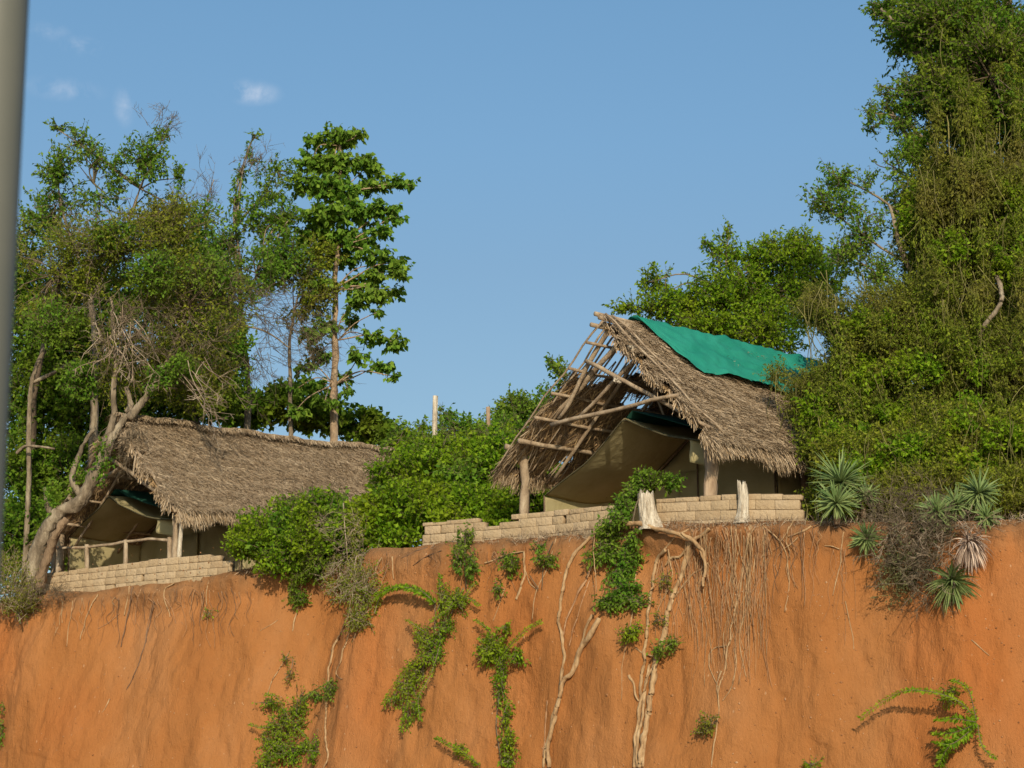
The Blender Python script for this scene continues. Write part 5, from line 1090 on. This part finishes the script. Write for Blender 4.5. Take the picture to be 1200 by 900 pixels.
tree('grey_green_bush', 'grey green bush hanging over the brink at the left edge beside the block wall', 'bush', at(20, 700, 51.4), [([at(24, 730, 50.9), at(20, 700, 51.2)], .03, .02)],
     [(15, 690, 51.2, 26, 28, .5, 260, .36), (30, 705, 51.0, 18, 16, .4, 110, .38), (5, 665, 51.6, 26, 24, .5, 180, .38), (-20, 690, 52, 30, 30, .6, 150, .36)], M['leaf_olive'], M['twig'], k=8, ll=.08, tl=.35, wr=.35, twm=M['twig_pale'])
root = thing('dry_brush', 'faded dry grass and twigs along the brink just right of the left edge bush', 'brush', on_face(55, 700, .1)); g = Geo()
for (px, py, n, rad) in ((55, 690, 60, (.6, .2, .25)), (35, 712, 40, (.5, .2, .3)), (75, 700, 30, (.5, .2, .2))): bare_spray(g, on_face(px, py, .12), n, rad, .4, (.1, -.3, .2), 1.0, .006, 5, .3)
link_mesh('twigs', g, M['twig'], parent=root)
# grass on the brink
g = Geo(); n = 0
A = []; D = []; Lg = []
for (p0, p1, q, cnt) in ((600, 730, 622, 900), (780, 960, 611, 1000), (500, 600, 634, 250), (280, 330, 664, 260), (960, 1060, 612, 500), (1160, 1230, 606, 300)):
    for i in range(cnt):
        px = rnd.uniform(p0, p1); x = at(px, q, 41).x
        Y = 42.0
        for _ in range(6): x = px_dir(px, q).x/px_dir(px, q).y*Y; Y = float(lip_at_x(x)[0])
        z = float(lip_at_x(x)[1]); A.append((x, Y-rnd.uniform(-.1, .18), z-rnd.uniform(-.02, .16))); D.append((rnd.gauss(0, .5), rnd.gauss(-.4, .3), rnd.gauss(.35, .6)))
leaves(g, np.array(A), np.array(D), .09+.14*rng.random(len(A)), .06, .3)
tag(link_mesh('dry_grass', g, M['twig_pale'], loc=(3, 42, 9)), 'dry grass tufts fringing the brink below the walls', 'grass', kind='stuff')

# ------------------------------------------------------------------ exposed roots on the face
def roots(label, paths, mat='root', nm='exposed_root', group='long roots exposed down the red face', off=None):
    base = on_face(*paths[0][0][0], .05); root = None; g = Geo()
    for path, r0_, r1_ in paths:
        m = len(path)
        px_ = []
        for i in range(m-1):
            for j in range(4):
                t = j/4; px_.append((path[i][0]*(1-t)+path[i+1][0]*t, path[i][1]*(1-t)+path[i+1][1]*t))
        px_.append(path[-1])
        P = [on_face(px, py, (off if off is not None else r0_*.9)) for px, py in px_]
        for _ in range(2): P = [P[0]]+[(P[i-1]+P[i]*2+P[i+1])/4 for i in range(1, len(P)-1)]+[P[-1]]
        P = smooth_path(P, 3); P = wobble(P, min(.05, r0_*1.7), 3.4, rnd.random()*20); tube(g, P, lerp_r(r0_, r1_, len(P)), 8, rnd.random()*9, .38)
    return tag(link_mesh(nm, g, M[mat], loc=base, smooth=True), label, 'root', group)
z6 = lambda *p: [(580+x/3, 600+y/3) for x, y in p]
z7 = lambda *p: [(260+x/2.857, 600+y/2.857) for x, y in p]
z2 = lambda *p: [(x/2.4, 460+y/2.4) for x, y in p]
z1 = lambda *p: [(x/4.286, 550+y/4.286) for x, y in p]
z5 = lambda *p: [(850+x/3.42, 480+y/3.42) for x, y in p]
roots('long smooth root looping from the log branch to the bottom, left of the dark bush', [(z6((410, 70), (355, 80), (320, 110), (275, 150), (245, 250), (240, 290), (225, 350), (225, 390), (245, 450), (240, 560), (235, 620), (200, 740), (180, 830), (172, 900)), .038, .03)])
roots('thick twisted root climbing from lower left to the bottom of the dark bush', [(z6((368, 375), (335, 440), (300, 490), (275, 560), (245, 590), (225, 660), (205, 760), (190, 830), (190, 900)), .062, .045), (z6((345, 365), (315, 410), (310, 450), (290, 500), (290, 540)), .035, .02)])
roots('upper reddish root crossing behind the long smooth root', [(z6((350, 170), (320, 240), (290, 300), (250, 380), (240, 430)), .026, .018)], 'root_red')
roots('thinner reddish root parallel to the upper reddish one', [(z6((335, 240), (300, 330), (275, 420), (262, 470)), .016, .01)], 'root_red')
roots('short dark reddish root beside the foot of the long smooth root', [(z6((185, 665), (175, 760), (168, 860)), .02, .015)], 'root_red')
roots('straight grey root running down the left of the twisted bundle', [(z6((600, 130), (565, 175), (552, 280), (540, 370), (532, 460), (518, 560), (512, 650), (500, 760), (490, 900)), .04, .03)], nm='exposed_root')
roots('thick twisted root bundle dropping from the stout stump to the bottom', [(z6((690, 110), (665, 190), (645, 260), (612, 340), (600, 420), (575, 500), (560, 570), (545, 660), (535, 740), (515, 830), (510, 900)), .055, .06), (z6((545, 540), (530, 600), (522, 700), (505, 800), (500, 900)), .03, .035), (z6((470, 570), (490, 620), (505, 665)), .03, .02), (z6((495, 480), (525, 500), (560, 505)), .02, .018), (z6((620, 300), (590, 380), (600, 440), (570, 520), (545, 580), (550, 650), (525, 760), (520, 900)), .03, .03), (z6((575, 480), (548, 560), (520, 640), (508, 720), (498, 800), (492, 900)), .028, .022), (z6((560, 560), (540, 640), (535, 720), (530, 820), (520, 880)), .022, .03)])
for lab_, p_, a_, b_ in (('thick sinuous root curling right of the bundle under the log branch', z6((760, 60), (725, 85), (700, 100), (660, 150), (620, 165), (600, 190)), .045, .02), ('slanting root joining the bundle from the tip of the log branch', z6((750, 180), (700, 215), (660, 260), (620, 320)), .022, .014), ('short wavy root between the two trunks of the root bundle', z6((610, 130), (625, 200), (620, 260), (590, 310)), .02, .012), ('arched root springing left from under the log branch', z6((680, 60), (640, 80), (580, 150), (560, 200)), .025, .015)):
    roots(lab_, [(p_, a_, b_)])
roots('forked log branch lying along the brink from the stout stump', [(z6((440, 38), (500, 48), (560, 62), (630, 80), (690, 96), (725, 125), (748, 150), (742, 230), (740, 265)), .06, .028), (z6((660, 75), (710, 110), (735, 145), (750, 200)), .03, .02), (z6((355, 62), (400, 68), (425, 70)), .035, .02)], 'root', nm='fallen_branch', group=None, off=.22)
roots('long thin forked root falling from the short wall down to the lone olive tuft', [(z6((900, 50), (885, 130), (870, 220), (858, 300), (850, 340), (835, 400), (825, 460), (805, 560), (790, 620), (785, 720), (775, 800), (765, 890)), .022, .013), (z6((820, 470), (770, 476), (750, 500), (758, 560), (785, 612)), .014, .01), (z6((845, 480), (850, 560), (830, 620), (800, 665)), .014, .01), (z6((800, 560), (780, 610), (785, 660)), .02, .014)])
roots('pale root dangling under the slim white stump', [(z6((890, 190), (885, 270), (880, 350), (862, 410), (860, 470), (885, 580)), .015, .008), (z6((915, 150), (905, 230), (890, 330), (870, 400)), .01, .006)])
roots('bent pale root ending in a hook right of the root curtain', [(z6((945, 50), (980, 75), (1012, 115), (1028, 160), (1035, 240), (1020, 350)), .017, .010), (z6((1048, 30), (1020, 85), (1000, 112)), .014, .01), (z6((1112, 50), (1075, 68), (1030, 84)), .024, .016), (z6((1065, 90), (1035, 120), (1020, 130)), .016, .01)])
roots('pale thread of root hanging in front of the big dark bush', [(z6((365, 75), (360, 150), (370, 240), (372, 290)), .012, .008)], group=None, off=.45)
roots('thin bent root dropping through the little leafy tuft', [(z6((498, 215), (485, 330), (470, 440), (445, 540), (446, 660)), .014, .008)], group=None)
roots('short hooked root below the big sisal', [(z5((400, 545), (430, 548), (458, 560)), .013, .01), (z5((475, 490), (465, 560), (460, 640), (440, 690), (430, 748)), .014, .009)])
roots('slender pale root low under the sisal pair', [(z5((480, 770), (488, 810), (500, 850), (512, 900), (516, 960)), .012, .008)])
roots('white forked roots below the corner shrub', [(z7((432, 320), (420, 370), (385, 430), (368, 470), (358, 540), (352, 600), (350, 640), (348, 690), (352, 760), (358, 830), (345, 857)), .035, .02), (z7((430, 400), (412, 450), (398, 500), (380, 545), (405, 560)), .024, .016)])
roots('crooked pale root at the corner of the bank', [(z7((535, 155), (522, 180), (512, 230), (500, 280)), .03, .02), (z7((570, 150), (572, 190), (576, 225)), .02, .01)])
roots('thin slanting root above the bottom plant', [(z7((225, 470), (205, 510), (170, 560), (152, 610)), .014, .01)])
roots('knotted root dropping from the dark drooping shrub', [(z7((268, 240), (262, 290), (250, 340), (238, 400)), .03, .015), (z7((300, 280), (275, 310), (262, 330)), .015, .01)])
roots('pale dangling root with a thick foot left of the fan shaped sprig', [(z7((1012, 132), (1016, 170), (1010, 230), (985, 295)), .024, .03), (z7((882, 170), (920, 160), (960, 140), (1010, 132)), .022, .016), (z7((1012, 190), (1030, 240), (1052, 262)), .014, .01)])
roots('thin root dropping below the small dark sprig', [(z7((945, 255), (925, 320), (908, 365)), .013, .009)])
roots('thin root slanting through the fan shaped sprig', [(z7((1120, 85), (1100, 160), (1075, 220), (1050, 270), (1040, 360)), .016, .01)])
roots('short pale root standing over the feathery shrub', [(z7((716, 410), (716, 340), (712, 300), (685, 280)), .014, .012)])
roots('dark curved root lying across the bank under the left end of the stepped wall', [(z7((690, 115), (640, 135), (600, 152)), .02, .01)], 'root_dark')
roots('second dark curved root just below the first under the stepped wall', [(z7((735, 130), (690, 145), (640, 180)), .016, .008)], 'root_dark')
for lab, p, r, mt in [('long dark curving root below the middle of the left block wall', z2((435, 590), (420, 650), (400, 740), (380, 790), (356, 836)), .022, 'root_dark'), ('pale forked root with a broken white tip under the left block wall', z1((490, 630), (462, 680), (440, 740), (425, 780), (405, 858)), .020, 'root'), ('thin pale root under the left end of the left block wall', z1((365, 660), (360, 730), (345, 800), (335, 890)), .014, 'root'),
                  ('dark root beside the pale forked root', z1((670, 590), (655, 680), (640, 760), (610, 892)), .022, 'root_dark'), ('short root pair left of the dark root', z1((655, 585), (640, 650), (625, 732)), .018, 'root'), ('zigzag pale root under the right half of the left block wall', z1((880, 570), (825, 595), (820, 650), (850, 700), (855, 742)), .018, 'root'),
                  ('reddish root leaning right of the zigzag root', z1((825, 640), (860, 690), (885, 775)), .012, 'root_red'), ('very short upright pale root at the left', z1((315, 660), (312, 720), (312, 772)), .012, 'root'), ('faint slanting root above the lone leaf tuft', z1((1050, 560), (1035, 620), (1040, 680), (1010, 760)), .012, 'root'), ('faint slanting scratch of root mid left', z7((188, 362), (160, 380), (128, 398)), .010, 'root'),
                  ('thin root slanting low at the left', z2((310, 860), (295, 890), (285, 900)), .014, 'root'), ('long thin root in the shade under the left wall', z1((770, 660), (745, 760), (730, 862)), .014, 'root_red'), ('reddish root right of the dark root under the left wall', z1((710, 600), (690, 650), (680, 780)), .014, 'root_red'), ('brown slanting root crossing below the wall', z1((600, 725), (540, 775), (490, 800)), .010, 'root_red'),
                  ('single thin root on the bare face below the dead sisal', [(1138, 750), (1150, 760), (1160, 768)], .012, 'root')]:
    roots(lab, [(p, r, r*.6)], mt, group='thin single roots on the left of the face' if p[0][0] < 400 else None)
# crumbs of soil clinging to the face
g = Geo(); rc = random.Random(77)
for i in range(1500):
    px = rc.uniform(-20, 1220); py = 640+(rc.random()**1.3)*280; p = on_face(px, py, 0)
    rr = rc.uniform(.008, .028)*(1.5 if rc.random() < .06 else 1); V_ = []
    for d in ((1, 0, 0), (-1, 0, 0), (0, 1, 0), (0, -1, 0), (0, 0, 1), (0, 0, -1)): V_.append(tuple(p+Vector(d)*rr*rc.uniform(.6, 1.3)))
    g.add(V_, None, [(0, 2, 4), (2, 1, 4), (1, 3, 4), (3, 0, 4), (2, 0, 5), (1, 2, 5), (3, 1, 5), (0, 3, 5)])
M['clod'] = noise_mat('soil_crumb', [(.2, (.20, .085, .032)), (.6, (.35, .17, .075)), (.9, (.46, .28, .16))], 3, bump=0, island=.8)
tag(link_mesh('soil_crumbs', g, M['clod'], loc=(0, 42, 6)), 'small crumbs of soil and grit stuck on the red face', 'soil crumbs', kind='stuff')
# the fine curtains: individual hair roots
r = random.Random(21)
def fine(n, xr, yr, ln, label, group, mats, rr=(.004, .010)):
    xs_ = sorted(r.uniform(*xr) for _ in range(n))
    for i in range(n):
        o_ = i+1; sf = 'th' if 10 < o_ % 100 < 14 else {1: 'st', 2: 'nd', 3: 'rd'}.get(o_ % 10, 'th')
        x = xs_[i]; y = r.uniform(*yr)*.5+ (yr[0])*.5; Ln = r.uniform(*ln); dx = r.uniform(-14, 10)*Ln/110
        pth = [(x, y)]+[(x+dx*t+r.uniform(-5, 5), y+Ln*t) for t in (.25, .5, .75, 1)]
        q = r.uniform(*rr); off = r.choice([.03, .05, .1]); g = Geo()
        P = smooth_path([on_face(px, py, off) for px, py in pth], 4); P = wobble(wobble(P, .07, 1.3, r.random()*20), .03, 5, r.random()*20); tube(g, P, lerp_r(q, q*.5, len(P)), 5, 0, .1)
        tag(link_mesh('hair_root', g, M[r.choice(mats)], loc=P[0], smooth=True), f'{label}, {o_}{sf} from the left', 'root', group)
fine(115, (806, 900), (614, 650), (40, 190), 'hair root in the curtain below the short block wall', 'hair roots below the short block wall', ['root', 'root_red', 'root_red', 'root'])
fine(22, (896, 960), (614, 640), (25, 90), 'short fine root at the brink left of the big sisal', 'hair roots left of the big sisal', ['root', 'root_red', 'root_dark'])
fine(36, (150, 300), (690, 700), (14, 70), 'short fine root in the earth under the left block wall', 'hair roots under the left block wall', ['root_red', 'root_dark', 'root_dark', 'root_red'])
fine(18, (60, 150), (698, 708), (20, 60), 'short fine root below the left end of the left wall', 'hair roots at the far left', ['root_red', 'root_dark', 'root'])
fine(16, (445, 620), (646, 655), (15, 50), 'short fine root under the stepped block wall', 'hair roots under the stepped wall', ['root_red', 'root_dark'])
fine(16, (770, 815), (650, 680), (40, 110), 'fine root beside the twisted root bundle', 'hair roots beside the root bundle', ['root', 'root_red'])
fine(8, (975, 1000), (640, 660), (30, 120), 'faint hair root on the bare earth below the big sisal', 'hair roots below the big sisal', ['root_red'], (.003, .006))

# ------------------------------------------------------------------ the boat's canopy post in the foreground
root = thing('boat_canopy_post', 'grey metal post at the left edge close to the camera', 'post', at(-40, 700, 1.6)-Vector((0, 0, .4)))
g = Geo(); a = at(-2, 0, 1.62); b = at(-37, 640, 1.6); d = (b-a); tube(g, [a-d*.6, a, b, b+d*.9], .0275, 24); link_mesh('pole', g, M['post_grey'], parent=root, smooth=True)
g = Geo(); e = b+d*.9; tube(g, [e, e-Vector((0, 0, .02)), e-Vector((0, 0, .03))], [.06, .06, .055], 20); link_mesh('base_flange', g, M['post_grey'], parent=root)
